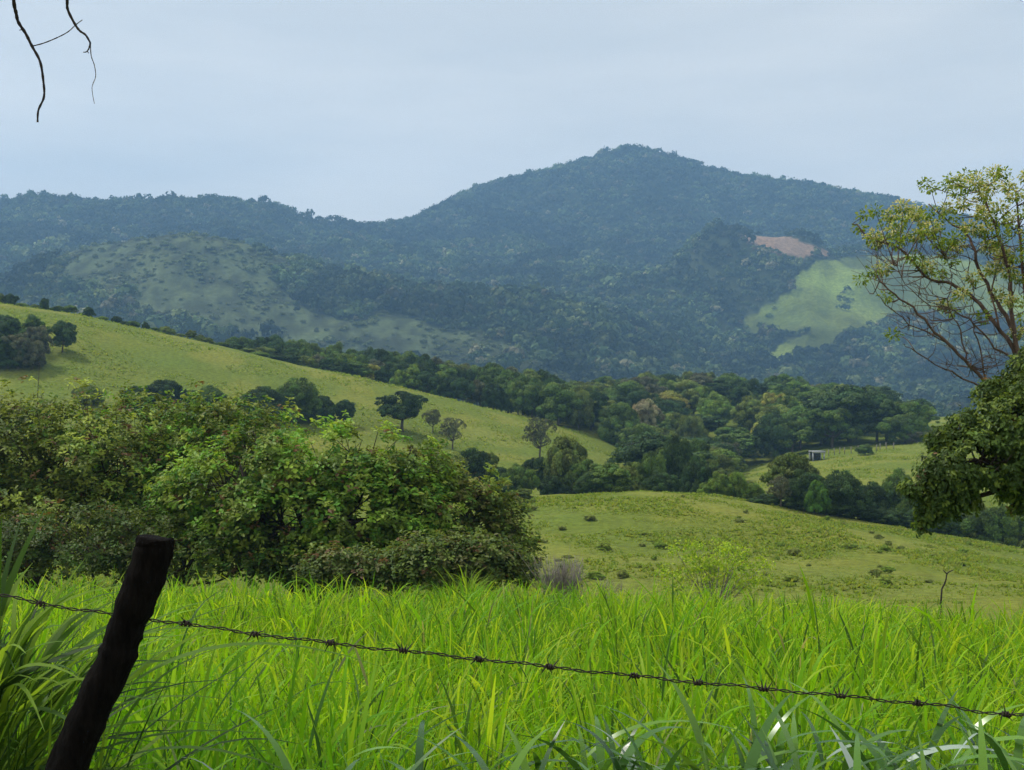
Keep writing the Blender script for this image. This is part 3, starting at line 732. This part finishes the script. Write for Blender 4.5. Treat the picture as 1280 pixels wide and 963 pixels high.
# ------------------------------------------------------------------ flowering tree with bare limbs, right
def flowering_tree():
    d0 = 15.0
    base = at(1306, d0); root = empty('flowering_tree', base)
    tag(root, 'tree with bare reddish limbs and yellow-cream blossom tufts at the right edge', 'tree')
    B = np.array(base)
    r = np.random.default_rng(5)
    tb = MB(); tb.tube(bez([B + (0, 0, -.3), pix(1300, 700, d0), pix(1306, 600, d0), pix(1294, 520, d0)], 9) - B, np.linspace(.13, .09, 9), 9, lump=.1)
    link('trunk', tb.mesh('trunk', [M_bark_red]), root)
    limbs = [
        ([(1296, 540), (1262, 500), (1233, 477), (1208, 452), (1186, 430), (1161, 405), (1139, 383), (1120, 370), (1099, 352)], .036, -.3),
        ([(1298, 540), (1274, 446), (1249, 411), (1227, 383), (1205, 364), (1180, 353), (1155, 345), (1130, 317), (1105, 305), (1083, 295), (1072, 281)], .04, .2),
        ([(1296, 530), (1271, 430), (1255, 392), (1233, 355), (1217, 314), (1205, 289), (1180, 274), (1161, 255)], .04, .5),
        ([(1292, 520), (1268, 420), (1264, 367), (1260, 336), (1246, 289), (1230, 249), (1226, 228)], .042, 0),
        ([(1262, 505), (1211, 477), (1180, 461), (1146, 442), (1130, 430)], .018, -.5),
        ([(1294, 520), (1285, 420), (1278, 330), (1270, 240)], .045, .3),
        ([(1296, 520), (1300, 400), (1310, 300), (1300, 230)], .045, .6),
        ([(1300, 540), (1330, 440), (1350, 330), (1345, 260)], .04, .2),
        ([(1249, 411), (1240, 360), (1244, 320), (1225, 285)], .018, .5),
        ([(1208, 452), (1200, 410), (1185, 385), (1190, 350), (1180, 320)], .014, -.1),
        ([(1186, 430), (1150, 412), (1120, 390), (1100, 372), (1088, 350)], .012, -.6),
        ([(1233, 477), (1222, 430), (1216, 400), (1218, 372), (1210, 340)], .015, .1),
        ([(1274, 446), (1250, 440), (1225, 412), (1205, 395), (1180, 385), (1150, 375), (1128, 350), (1118, 332)], .016, -.4),
    ]
    nodes = []; lm = []
    for pts, w, dz in limbs:
        dd = np.linspace(0, 1, len(pts))
        p3 = [pix(x, y, d0 + dz * t * 1.6) for (x, y), t in zip(pts, dd)]
        c = bez(p3, len(pts) * 3); c[1:-1] += r.normal(size=(len(c) - 2, 3)) * .012
        b = MB(); b.tube(c - B, np.linspace(w * .74, w * .2, len(c)), 6, lump=.3)
        lm.append(b)
        for i in range(len(c) // 3, len(c)): nodes.append((c[i], len(lm) - 1))
    NP = np.array([n[0] for n in nodes])
    crownpoly = [(1068, 290), (1072, 272), (1110, 262), (1150, 258), (1156, 228), (1195, 222), (1232, 212), (1275, 222), (1360, 230), (1370, 330), (1290, 350), (1230, 318), (1180, 322), (1140, 300), (1110, 318)]
    tg = []
    while len(tg) < 112:
        x = r.uniform(1066, 1370); y = r.uniform(219, 350)
        if in_poly([x], [y], crownpoly)[0] and all((x - a) ** 2 + (y - b_) ** 2 > 80 for a, b_ in tg): tg.append((x, y))
    extra = [(1117, 420), (1180, 385), (1190, 392), (1262, 380), (1275, 350), (1278, 400), (1092, 343), (1104, 340), (1078, 352), (1198, 300), (1188, 328), (1255, 330), (1150, 330), (1160, 298), (1120, 300), (1240, 340), (1272, 420), (1216, 352), (1160, 340), (1140, 322), (1202, 372), (1228, 398), (1262, 345), (1108, 372), (1280, 380), (1246, 372), (1284, 440), (1176, 345)]
    Pf = []; Pg = []
    def twig(x, y, w0=.008):
        q = pix(x, y, d0 + r.uniform(-.6, .6))
        # attach where the limb lies below and to the right
        dist = np.linalg.norm(NP - q, axis=1) + 1.6 * np.maximum(0, NP[:, 2] - q[2]) + .5 * np.maximum(0, q[0] - NP[:, 0])
        i = int(np.argmin(dist)); s = NP[i]; tw = lm[nodes[i][1]]
        m = s + (q - s) * .5 + r.normal(size=3) * .04 - np.array((0, 0, .04))
        tw.tube(bez([s, m, q], 6) - B, np.linspace(w0, w0 * .4, 6), 4)
        return q, tw
    for x, y in tg + extra:
        q, _t = twig(x, y); top = y < 300
        (Pf if (r.random() < (.5 if top else .3)) else Pg).append(q)
    for _ in range(190):       # leafless twiggery in the lower half
        x = r.uniform(1085, 1275); y = r.uniform(300, 470)
        if y > 300 + (x - 1085) * 1.1 + 60: continue
        q, tw = twig(x, y, .006)
        for _ in range(2):
            e = q + np.array((r.uniform(-.25, .1), r.uniform(-.1, .1), r.uniform(0, .28)))
            tw.tube([q, (q + e) / 2 + r.normal(size=3) * .015, e] - B, [.004, .003, .0018], 3)
    for b in lm: link('limb', b.mesh('limb', [M_bark_red]), root)
    for nm, pts, cols, per, L in (('leaves', Pg + Pf, [(.19, .29, .035), (.30, .38, .05), (.12, .20, .03)], 62, .045), ('blossom', Pf, [(.58, .56, .26), (.44, .50, .14), (.68, .64, .38)], 120, .036)):
        pts = np.array(pts) - B; n = len(pts)
        C = np.repeat(pts, per, 0); u = unit(r.normal(size=C.shape)); rad = .10 if nm == 'leaves' else .12
        up = (0, 0, .02) if nm == 'leaves' else (0, 0, .05)
        C = C + u * r.uniform(.2, 1, (len(C), 1)) * np.array((rad, rad, rad * .7)) + np.array(up)
        k = r.integers(0, len(cols), len(C)); tint = np.array(cols)[k] * r.uniform(.75, 1.2, (len(C), 1))
        ln = L * r.uniform(.6, 1.2, len(C))
        v, q, c = leaves(C, u + np.array((0, 0, -.3)), unit(r.normal(size=C.shape) + (0, 0, 1)), ln, ln * .5, tint)
        link(nm, mk_mesh(nm, v, q, c, [M_leaf]), root)
flowering_tree()

# ------------------------------------------------------------------ sapling, dead shrub, snag near the field edge
def sapling():
    d = 44; base = at(888, d); B = np.array(base); root = empty('sapling', base)
    tag(root, 'sparse lime-green sapling on pale stems just beyond the tall grass', 'sapling')
    r = np.random.default_rng(9); b = MB(); P_ = []
    for i in range(26):
        x = r.uniform(826, 958); y = 676 + abs(x - 880) * .22 + r.uniform(0, 60)
        q = pix(x, y, d + r.uniform(-1, 1)); s = B + np.array((r.uniform(-.25, .25), r.uniform(-.2, .2), 0))
        m = s + (q - s) * .5 + np.array((0, 0, .25)) + r.normal(size=3) * .1
        c = bez([s, m, q], 7); b.tube(c - B, np.linspace(.03, .008, 7), 5)
        for k in range(6): P_.append(c[6] + r.normal(size=3) * np.array((.22, .2, .12)))
        P_.append(c[5])
    link('trunk', b.mesh('trunk', [M_grey]), root)
    pts = np.array(P_) - B; C = np.repeat(pts, 13, 0) + r.normal(size=(len(pts) * 13, 3)) * .1
    u = unit(r.normal(size=C.shape)); ln = .13 * r.uniform(.6, 1.2, len(C))
    col = np.array([(.36, .52, .03), (.44, .56, .05), (.24, .40, .03)])[r.integers(0, 3, len(C))]
    v, q, c = leaves(C, u, unit(r.normal(size=C.shape) + (0, 0, 1.5)), ln, ln * .5, col)
    link('crown', mk_mesh('crown', v, q, c, [M_leaf]), root)
sapling()
def dead_shrub(px, d, ytop, w, label, m_, n=60, seed=3, leafy=0):
    base = at(px, d); B = np.array(base); r = np.random.default_rng(seed); b = MB()
    for i in range(n):
        q = pix(px + r.normal() * w * .35, ytop + abs(r.normal()) * 14, d + r.normal() * .3) - B
        s = np.array((r.uniform(-.1, .1), r.uniform(-.1, .1), -.05)); mm = (s + q) / 2 + r.normal(size=3) * .1
        c = bez([s, mm, q], 6); b.tube(c, np.linspace(.012, .004, 6), 3)
        for k in range(4):
            e = c[4] + r.normal(size=3) * .16 + (0, 0, .08); b.tube([c[3], e], [.005, .0025], 3)
    o = link('dead_shrub', b.mesh('dead_shrub', [m_])); o.location = base
    tag(o, label, 'shrub'); return o
dead_shrub(702, 27, 694, 46, 'grey leafless shrub at the right foot of the front bushes', M_grey, 80)
dead_shrub(760, 55, 722, 30, 'faint grey dry shrub between the leafless shrub and the lime sapling', M_grey, 40, 4)
def snag():
    d = 34; base = at(1180, d); B = np.array(base); b = MB()
    b.tube(bez([B - (0, 0, .2), pix(1176, 748, d), pix(1182, 727, d), pix(1184, 717, d), pix(1191, 713, d)], 10) - B, np.linspace(.028, .014, 10), 6, lump=.2)
    b.tube([pix(1184, 718, d) - B, pix(1179, 713, d) - B], [.022, .012], 5)
    o = link('dead_snag', b.mesh('dead_snag', [M_bark_dark])); o.location = base
    tag(o, 'small crooked dead stick poking above the grass at the right', 'dead branch')
snag()

# ------------------------------------------------------------------ tall grass of the field
def blades(base, L, W, az, lean, curve, col, seg, tw=None):
    """arching ribbon blades as one vertex array"""
    n = len(base); t = np.linspace(0, 1, seg + 1)[None, :]
    hx = L[:, None] * (lean[:, None] * t + curve[:, None] * t ** 2.2)
    tot = np.sqrt(lean ** 2 + curve ** 2)[:, None]
    vz = L[:, None] * (t * np.sqrt(np.maximum(.05, 1 - np.minimum(.9, lean[:, None] ** 2))) - np.maximum(0, curve[:, None] - .25) * 1.0 * t ** 3)
    dx = np.cos(az)[:, None]; dy = np.sin(az)[:, None]
    P_ = np.stack([base[:, 0:1] + dx * hx, base[:, 1:2] + dy * hx, base[:, 2:3] + vz], 2)
    w = W[:, None] * np.clip(np.minimum(.45 + 2.2 * t, 1) * (1 - t ** 2.4) + .03, .03, 1) * .5
    a2 = az + (tw if tw is not None else rng.uniform(-.9, .9, n)) + math.pi / 2
    sd = np.stack([np.cos(a2)[:, None] * w, np.sin(a2)[:, None] * w, 0 * w + w * .25], 2)
    V = np.stack([P_ + sd, P_ - sd], 2).reshape(n, -1, 3)
    k = np.arange(seg) * 2
    q = np.stack([k, k + 1, k + 3, k + 2], 1)
    Q = (np.arange(n)[:, None, None] * (2 * (seg + 1)) + q[None]).reshape(-1, 4)
    c = np.repeat(col, 2 * (seg + 1), axis=0)
    return V.reshape(-1, 3), Q, c

G1 = np.array((.27, .50, .012)); G2 = np.array((.15, .36, .012)); G3 = np.array((.41, .57, .03)); G4 = np.array((.09, .18, .022)); GS = np.array((.36, .36, .16))
def tall_grass():
    Vs, Qs, Cs = [], [], []; off = 0
    for lo, hi, dens, seg, wmul in ((2.75, 6, 36, 7, 1.0), (6, 12, 22, 5, 1.05), (12, 19, 16, 4, 1.2), (19, 29, 12, 3, 1.5)):
        xr = lambda d: .47 * d + 1.2
        area = (hi - lo) * (xr(lo) + xr(hi))
        nt = int(area * dens / 2.2)            # tufts
        d = lo + (hi - lo) * rng.random(nt * 2); x = rng.uniform(-1, 1, nt * 2) * xr(hi)
        d = d + (rng.uniform(-1.3, 1.3, len(d)) if lo > 3 else 0)
        ok = np.abs(x) < xr(d); d = d[ok][:nt]; x = x[ok][:nt]; nt = len(d)
        hz = fbm(x / 2.2, d / 2.2, 71, 3); cz = fbm(x / 3.5, d / 3.5, 72, 3); pz = fbm(x / 1.1, d / 1.1, 73, 2)
        K = 32
        hh = np.interp(d, [2.5, 5, 10, 30], [.98, .98, .92, .84]) * (.62 + .75 * smooth(.3, .7, hz)) * rng.uniform(.8, 1.12, nt)
        hh *= np.where(d < 3.4, .93, 1)
        n = nt * K
        az = rng.uniform(0, 2 * math.pi, n)
        rad = np.abs(rng.normal(size=n)) * .09
        bx = np.repeat(x, K) + np.cos(az) * rad; by = np.repeat(d, K) + np.sin(az) * rad
        bz = H(bx, by) - .02
        up = rng.random(n) < .62            # leaves springing from the stems, the rest rise from the ground
        H0 = np.repeat(hh, K)
        bz = bz + np.where(up, H0 * rng.uniform(.15, .74, n), 0)
        bx = bx + np.where(up, np.cos(az) * rng.uniform(0, .10, n), 0); by = by + np.where(up, np.sin(az) * rng.uniform(0, .10, n), 0)
        L = np.where(up, rng.uniform(.18, .40, n) * (.7 + .3 * H0), H0 * rng.uniform(.5, .92, n))
        lean = np.where(up, rng.uniform(.08, .62, n), np.abs(rng.normal(size=n)) * .15 + .03)
        curve = np.where(up, rng.uniform(.05, .8, n), np.clip(rng.gamma(2.0, .12, n), 0, .8))
        W = rng.uniform(.010, .0205, n) * wmul
        f = np.repeat(smooth(.35, .65, cz), K)[:, None]; kk = rng.random((n, 1))
        c = G1 * (1 - f) + G2 * f
        c = np.where(kk < .28, G3, c); c = np.where((kk > .86) & (kk < .985), G4, c); c = np.where(kk > .984, GS * rng.uniform(.6, 1.1, (n, 1)), c)
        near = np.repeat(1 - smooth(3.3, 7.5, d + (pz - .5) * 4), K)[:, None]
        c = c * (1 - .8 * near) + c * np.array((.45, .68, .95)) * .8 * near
        # a darker, broader-bladed patch at the right far edge
        dp = np.repeat(np.exp(-(((x - 6.5) / 4.2) ** 2 + ((d - 20) / 3.0) ** 2)) * smooth(.3, .5, pz), K)[:, None]
        c = c * (1 - .75 * dp) + np.array((.07, .16, .03)) * .75 * dp
        c = c * rng.uniform(.8, 1.15, (n, 1))
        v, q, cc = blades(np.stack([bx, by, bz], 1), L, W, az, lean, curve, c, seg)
        Vs.append(v); Qs.append(q + off); Cs.append(cc); off += len(v)
    print('grass verts', off)
    o = link('tall_grass', mk_mesh('tall_grass', np.concatenate(Vs), np.concatenate(Qs), np.concatenate(Cs), [M_grass], True))
    tag(o, 'tall bright yellow-green pasture grass filling the field', 'grass', kind='stuff')
tall_grass()

def fore_grass():
    """broad glossy blades right behind the fence, some folded over"""
    n = 2600
    x = rng.uniform(-.8, 2.2, n); d = rng.uniform(2.6, 4.0, n)
    keep = rng.random(n) < .25 + .75 * smooth(-.1, .6, x); x = x[keep]; d = d[keep]; n = len(x)
    az = rng.uniform(0, 6.28, n); up = rng.random(n) < .7
    z0 = H(x, d) + np.where(up, rng.uniform(.3, .84, n), -.02)
    L = np.where(up, rng.uniform(.2, .42, n), rng.uniform(.6, 1.0, n))
    lean = np.where(up, rng.uniform(.15, .85, n), rng.uniform(.02, .2, n)); curve = np.where(up, rng.uniform(.3, .95, n), rng.uniform(.1, .7, n))
    W = rng.uniform(.018, .034, n)
    c = np.array([(.07, .17, .03), (.10, .23, .025), (.045, .12, .025), (.15, .30, .03)])[rng.integers(0, 4, n)] * rng.uniform(.8, 1.2, (n, 1))
    pl = rng.random(n) < .07; c[pl] = np.array((.42, .52, .44)) * rng.uniform(.6, 1.15, (pl.sum(), 1)); L[pl] *= .7  # pale leaf undersides, doubling as white glints put into the colour
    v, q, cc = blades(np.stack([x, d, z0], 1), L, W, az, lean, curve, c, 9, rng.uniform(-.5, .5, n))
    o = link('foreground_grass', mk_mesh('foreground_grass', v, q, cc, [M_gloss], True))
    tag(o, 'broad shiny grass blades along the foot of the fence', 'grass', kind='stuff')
M_gloss = foliage_mat('shiny_blades', False, .32, .27, .5)
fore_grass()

def clump(name, label, x, d, n, Lr, Wr, cols, spread, leanr, curver, seed, mt=None, cat='grass clump'):
    r = np.random.default_rng(seed)
    az = r.uniform(0, 6.28, n); rad = np.abs(r.normal(size=n)) * spread
    bx = np.cos(az) * rad; by = np.sin(az) * rad
    g = float(H(x, d)[0]); bz = H(x + bx, d + by) - g - .03
    c = np.array(cols)[r.integers(0, len(cols), n)] * r.uniform(.8, 1.2, (n, 1))
    up = r.random(n) < .72; Ls = r.uniform(*Lr, n)
    bz = bz + np.where(up, Lr[1] * r.uniform(.15, .8, n), 0); Ls = np.where(up, r.uniform(.22, .52, n), Ls * .9)
    ln = np.where(up, r.uniform(.2, .8, n), r.uniform(*leanr, n)); cv = np.where(up, r.uniform(.1, .8, n), r.uniform(*curver, n))
    v, q, cc = blades(np.stack([bx, by, bz], 1), Ls, r.uniform(*Wr, n), az + r.normal(size=n) * .4, ln, cv, c, 9)
    o = link(name, mk_mesh(name, v, q, cc, [mt or M_gloss], True)); o.location = (x, d, g)
    tag(o, label, cat); return o
DKG = [(.035, .08, .015), (.07, .15, .02), (.12, .23, .025), (.20, .33, .03)]
clump('grass_clump', 'tall dark arching grass clump at the left edge beside the post', -1.38, 3.2, 1100, (.6, 1.5), (.013, .026), DKG, .15, (.0, .12), (.03, .32), 1, M_grass)
clump('grass_clump', 'tuft of stiff taller grass at the far edge of the field below the bushes', -.75, 21, 220, (.8, 1.35), (.014, .024), [(.24, .36, .03), (.19, .31, .03)], .22, (.03, .3), (.05, .35), 2, M_grass)
clump('grass_clump', 'darker rounded grass tuft at the field edge near the leafless shrub', .35, 17.5, 240, (.6, .98), (.012, .02), [(.10, .21, .03), (.14, .26, .03)], .2, (.1, .5), (.1, .5), 3, M_grass)

def weed_plant(x, d, label, seed):
    r = np.random.default_rng(seed); g = float(H(x, d)[0]); root = empty('leafy_weed', (x, d, g)); tag(root, label, 'weed')
    b = MB(); Pn = []; Dn = []
    for i in range(9):
        a = r.uniform(0, 6.28); e = np.array((math.cos(a) * r.uniform(.05, .3), math.sin(a) * r.uniform(.05, .2), r.uniform(.72, .95)))
        c = bez([(0, 0, -.02), e * (.4, .4, .5) + r.normal(size=3) * .02, e], 8); b.tube(c, np.linspace(.006, .003, 8), 5)
        for k in range(3, 8):
            for s in range(2):
                Pn.append(c[k]); Dn.append(unit(r.normal(size=3) * (1, 1, .3)))
    link('stem', b.mesh('stem', [M_grey]), root)
    Pn = np.array(Pn); n = len(Pn); ln = r.uniform(.06, .11, n)
    v, q, c = leaves(Pn, np.array(Dn), np.tile((0, 0, 1.), (n, 1)) + r.normal(size=(n, 3)) * .25, ln, ln * .8, np.array([(.12, .22, .03), (.06, .12, .025), (.16, .24, .05)])[r.integers(0, 3, n)])
    link('leaves', mk_mesh('leaves', v, q, c, [M_gloss]), root)
weed_plant(.56, 2.75, 'broad-leaved weed at the bottom under the sagging wire', 1)
weed_plant(.78, 2.9, 'broad-leaved weed right of its twin at the bottom edge', 2)

# ------------------------------------------------------------------ fence: post and barbed wire
DP = 2.3
def post():
    rows = [(671, 192.5, 46), (675, 192, 50), (684, 192, 52), (709, 185, 54), (737, 175, 53), (773, 161, 48), (800, 152, 49), (827, 144, 50), (869, 123, 51), (915, 103, 52), (963, 83, 54), (1100, 30, 58), (1400, -85, 64), (1760, -200, 68)]
    pts = np.array([pix(x, y, DP + .0 * i) for i, (y, x, w) in enumerate(rows)]); s = DP / F
    base = np.array((pts[-1][0], DP, float(H(pts[-1][0], DP)[0])))
    rad = np.array([w for _, _, w in rows]) * s / 2 * .90
    P2 = bez(pts, 60); R2 = np.interp(np.linspace(0, len(rows) - 1, 60), range(len(rows)), rad)
    R2 = R2 * (1 + .035 * np.sin(np.arange(60) * 1.3) + .03 * rng.normal(size=60) * .5); R2[0] *= .6; R2[1] *= .82; R2[2] *= .93
    b = MB(); sides = 20
    b.tube(P2 - base, R2, sides)
    v = b.V[0]; ang = np.arange(sides) * 2 * math.pi / sides
    for i in range(60):    # grooves running up the wood
        c = P2[i] - base; k = slice(i * sides, (i + 1) * sides)
        f = 1 + .05 * np.sin(ang * 3 + i * .06) + .035 * np.sin(ang * 7 + i * .11) + .02 * rng.normal(size=sides)
        v[k] = c + (v[k] - c) * f[:, None]
    o = link('fence_post', b.mesh('fence_post', [M_post])); o.location = tuple(base)
    tag(o, 'thick charred black fence post leaning at the left foreground', 'fence post')
post()
def wire():
    path = [(-1500, 640), (-700, 690), (-200, 722), (0, 745), (60, 756), (137, 768), (187, 774), (300, 790), (413, 804), (505, 814), (597, 824), (690, 834), (792, 845), (870, 853), (955, 861), (1052, 870), (1110, 876), (1170, 881), (1230, 891), (1280, 893), (1500, 905), (1900, 900), (2600, 850)]
    d = DP + .045
    c = bez([pix(x, y, d) for x, y in path], 900)
    seg = np.linalg.norm(np.diff(c, axis=0), axis=1); s = np.concatenate([[0], np.cumsum(seg)])
    u = np.linspace(0, s[-1], 1700); c = np.stack([np.interp(u, s, c[:, k]) for k in range(3)], 1)
    c[:, 2] += .0012 * np.sin(u * 31) + .0008 * np.sin(u * 77)
    T = unit(np.gradient(c, axis=0)); up = np.array((0, 0, 1.)); a = unit(np.cross(T, up)); bb = np.cross(a, T)
    o0 = c[0].copy()
    root = link('barbed_wire', None)
    b = MB()
    for ph in (0, math.pi):
        off = a * (np.cos(u * 120 + ph) * .0016)[:, None] + bb * (np.sin(u * 120 + ph) * .0021)[:, None]
        b.tube(c + off - o0, .0013, 5)
    root.data if False else None
    D.objects.remove(root)
    root = link('barbed_wire', b.mesh('barbed_wire', [M_wire])); root.location = tuple(o0)
    tag(root, 'dark rusty strand of barbed wire sagging across the foreground', 'wire')
    xs = [50 - 93 * k for k in range(3, 0, -1)] + [50, 232, 318, 413, 505, 597, 687, 792, 872, 955, 1052, 1148, 1258, 1352, 1446]
    for px in xs:
        x = (px - 640) * d / F; i = int(np.argmin(np.abs(c[:, 0] - x)))
        m = MB(); t = T[i]; A = a[i]; Bv = bb[i]
        for k in range(2):      # two coils round the strand, each ending in two points
            ph = random.uniform(0, 6.28); tt = np.linspace(0, 2 * math.pi * 1.75, 22); s0 = (k - .5) * .006
            hel = (t * (s0 + (tt / 11 - .5) * .010)[:, None] + A * (np.cos(tt + ph) * .0046)[:, None] + Bv * (np.sin(tt + ph) * .0046)[:, None])
            d0 = unit(hel[0] - hel[1]) + .5 * unit(hel[0]); d1 = unit(hel[-1] - hel[-2]) + .5 * unit(hel[-1])
            pts = np.vstack([[hel[0] + unit(d0) * random.uniform(.012, .019)], hel, [hel[-1] + unit(d1) * random.uniform(.012, .019)]])
            rr = np.full(len(pts), .0017); rr[0] = rr[-1] = .0003
            m.tube(pts, rr, 5)
        o = link('barb', m.mesh('barb', [M_wire]), root); o.location = tuple(c[i] - o0)
wire()

# ------------------------------------------------------------------ roadside tree whose bare twigs hang into the top left corner
def overhang():
    d = 3.0; base = (-3.6, 2.2, float(H(-3.6, 2.2)[0])); B = np.array(base)
    root = empty('roadside_tree', base); tag(root, 'bare thin dark twigs hanging down into the top left corner of the sky', 'tree')
    b = MB(); b.tube(bez([(0, 0, -.3), (.05, .05, 1.2), (.25, .15, 2.6), (.5, .3, 3.9)], 14), np.linspace(.15, .08, 14), 12, lump=.08)
    link('trunk', b.mesh('trunk', [M_bark_dark]), root)
    b = MB()
    A = pix(10, -260, d); A2 = pix(90, -230, d); E = pix(130, -210, d)
    b.tube(bez([B + (.35, .2, 3.1), B + (.9, .5, 3.25), A, A2, E], 24) - B, np.linspace(.05, .008, 24), 8, lump=.1)
    link('limb', b.mesh('limb', [M_bark_dark]), root)
    s = d / F
    def tw(paths, nm='twig'):
        b = MB()
        for pts, w0, w1 in paths:
            p = bez([pix(x, y, d + .0008 * (y + 200) + .02 * math.sin(y * .03)) for x, y in pts], len(pts) * 5)
            w = np.linspace(w0, w1, len(p)) * s / 2 * .78
            w = w * (1 + .14 * np.sin(np.arange(len(p)) * 1.9))
            b.tube(p - B, w, 6)
        link(nm, b.mesh(nm, [M_bark_dark]), root)
    tw([([(10, -260), (6, -150), (12, -60), (17, 0), (20, 16), (23, 28), (32, 42), (40, 58), (50, 77), (54, 100), (55, 121), (48, 138), (47, 153)], 7, 3.2),
        ([(40, 58), (55, 54), (72, 47), (85, 40), (95, 31), (103, 25)], 2.2, 1.3), ([(22, 20), (20.5, 14)], 3, 1), ([(28, 37), (24, 38)], 2.4, 1)])
    tw([([(90, -230), (80, -120), (84, -40), (84, 0), (85, 13), (94, 31), (100, 39), (107, 44), (113, 54)], 6, 3.2),
        ([(113, 54), (114, 70), (118, 82), (119.5, 96), (115, 110), (118, 130)], 1.8, .9), ([(113, 54), (111, 61), (108, 65), (104, 65.5)], 3.4, 1.4), ([(109, 64), (111, 67)], 2.2, 1)])
overhang()

# ------------------------------------------------------------------ haze
hb = MB(); hb.box((0, 1520, (zmin - 1.5 + 640) / 2), (3600, 1640, (640 - (zmin - 1.5)) / 2))
hm, nt, out = mat('haze_air')
pv = N_(nt, 'ShaderNodeVolumePrincipled'); pv.inputs['Color'].default_value = (.34, .62, 1.0, 1); pv.inputs['Density'].default_value = .00026
pv.inputs['Anisotropy'].default_value = .2
nt.links.new(pv.outputs[0], out.inputs['Volume'])
hz = link('haze', hb.mesh('haze', [hm], False)); tag(hz, kind='stuff')

# ------------------------------------------------------------------ light and sky
SUN_EL, SUN_AZ = math.radians(58), math.radians(-62)     # azimuth from +Y towards +X: light from the upper left
w = D.worlds.new('World'); sc.world = w; w.use_nodes = True; nt = w.node_tree; nt.nodes.clear()
out = nt.nodes.new('ShaderNodeOutputWorld'); bg = nt.nodes.new('ShaderNodeBackground'); bg.inputs[1].default_value = .112
sky = nt.nodes.new('ShaderNodeTexSky'); sky.sky_type = 'NISHITA'; sky.sun_disc = False
sky.sun_elevation = SUN_EL; sky.sun_rotation = SUN_AZ; sky.air_density = 1.0; sky.dust_density = 1.5; sky.altitude = 100
tc = nt.nodes.new('ShaderNodeTexCoord'); mp = nt.nodes.new('ShaderNodeMapping'); mp.inputs['Scale'].default_value = (1, 1, 5.0)
no = nt.nodes.new('ShaderNodeTexNoise'); no.inputs['Scale'].default_value = 2.2; no.inputs['Detail'].default_value = 5; no.inputs['Roughness'].default_value = .5
cr = nt.nodes.new('ShaderNodeValToRGB'); e = cr.color_ramp.elements
e[0].position = .40; e[0].color = (5.9, 6.0, 5.75, 1); e[1].position = .62; e[1].color = (7.35, 7.2, 6.65, 1)
mx = nt.nodes.new('ShaderNodeMix'); mx.data_type = 'RGBA'; mx.inputs[0].default_value = .86
nt.links.new(tc.outputs['Generated'], mp.inputs[0]); nt.links.new(mp.outputs[0], no.inputs['Vector']); nt.links.new(no.outputs['Fac'], cr.inputs[0])
nt.links.new(sky.outputs[0], mx.inputs[6]); nt.links.new(cr.outputs[0], mx.inputs[7]); nt.links.new(mx.outputs[2], bg.inputs[0]); nt.links.new(bg.outputs[0], out.inputs[0])

L = D.lights.new('sun', 'SUN'); L.energy = 3.0; L.angle = math.radians(10); L.color = (1, .95, .86)
so = D.objects.new('sun', L); COL.objects.link(so)
dv = Vector((math.sin(SUN_AZ) * math.cos(SUN_EL), math.cos(SUN_AZ) * math.cos(SUN_EL), math.sin(SUN_EL)))
so.rotation_euler = dv.to_track_quat('Z', 'Y').to_euler(); so.location = dv * 50

cam = D.cameras.new('camera'); co = D.objects.new('camera', cam); COL.objects.link(co); sc.camera = co
co.location = (0, 0, EYE); co.rotation_euler = (math.pi / 2, 0, 0)
cam.sensor_fit = 'HORIZONTAL'; cam.sensor_width = 36; cam.lens = 36 * F / 1280; cam.shift_y = (YH - 481.5) / 1280
cam.clip_start = .05; cam.clip_end = 12000

vs = sc.view_settings
sc.display_settings.display_device = 'sRGB'
vs.view_transform = 'Standard'; vs.look = 'None'; vs.exposure = 0.3; vs.gamma = 1; vs.use_curve_mapping = False
cy = sc.cycles
cy.max_bounces = 6; cy.diffuse_bounces = 3; cy.glossy_bounces = 2; cy.transmission_bounces = 4; cy.volume_bounces = 1; cy.transparent_max_bounces = 4
cy.use_denoising = True; cy.use_adaptive_sampling = True; cy.adaptive_threshold = .015
cy.sample_clamp_indirect = 6; cy.caustics_reflective = False; cy.caustics_refractive = False
try: cy.denoiser = 'OPENIMAGEDENOISE'; cy.denoising_prefilter = 'FAST'
except Exception: pass
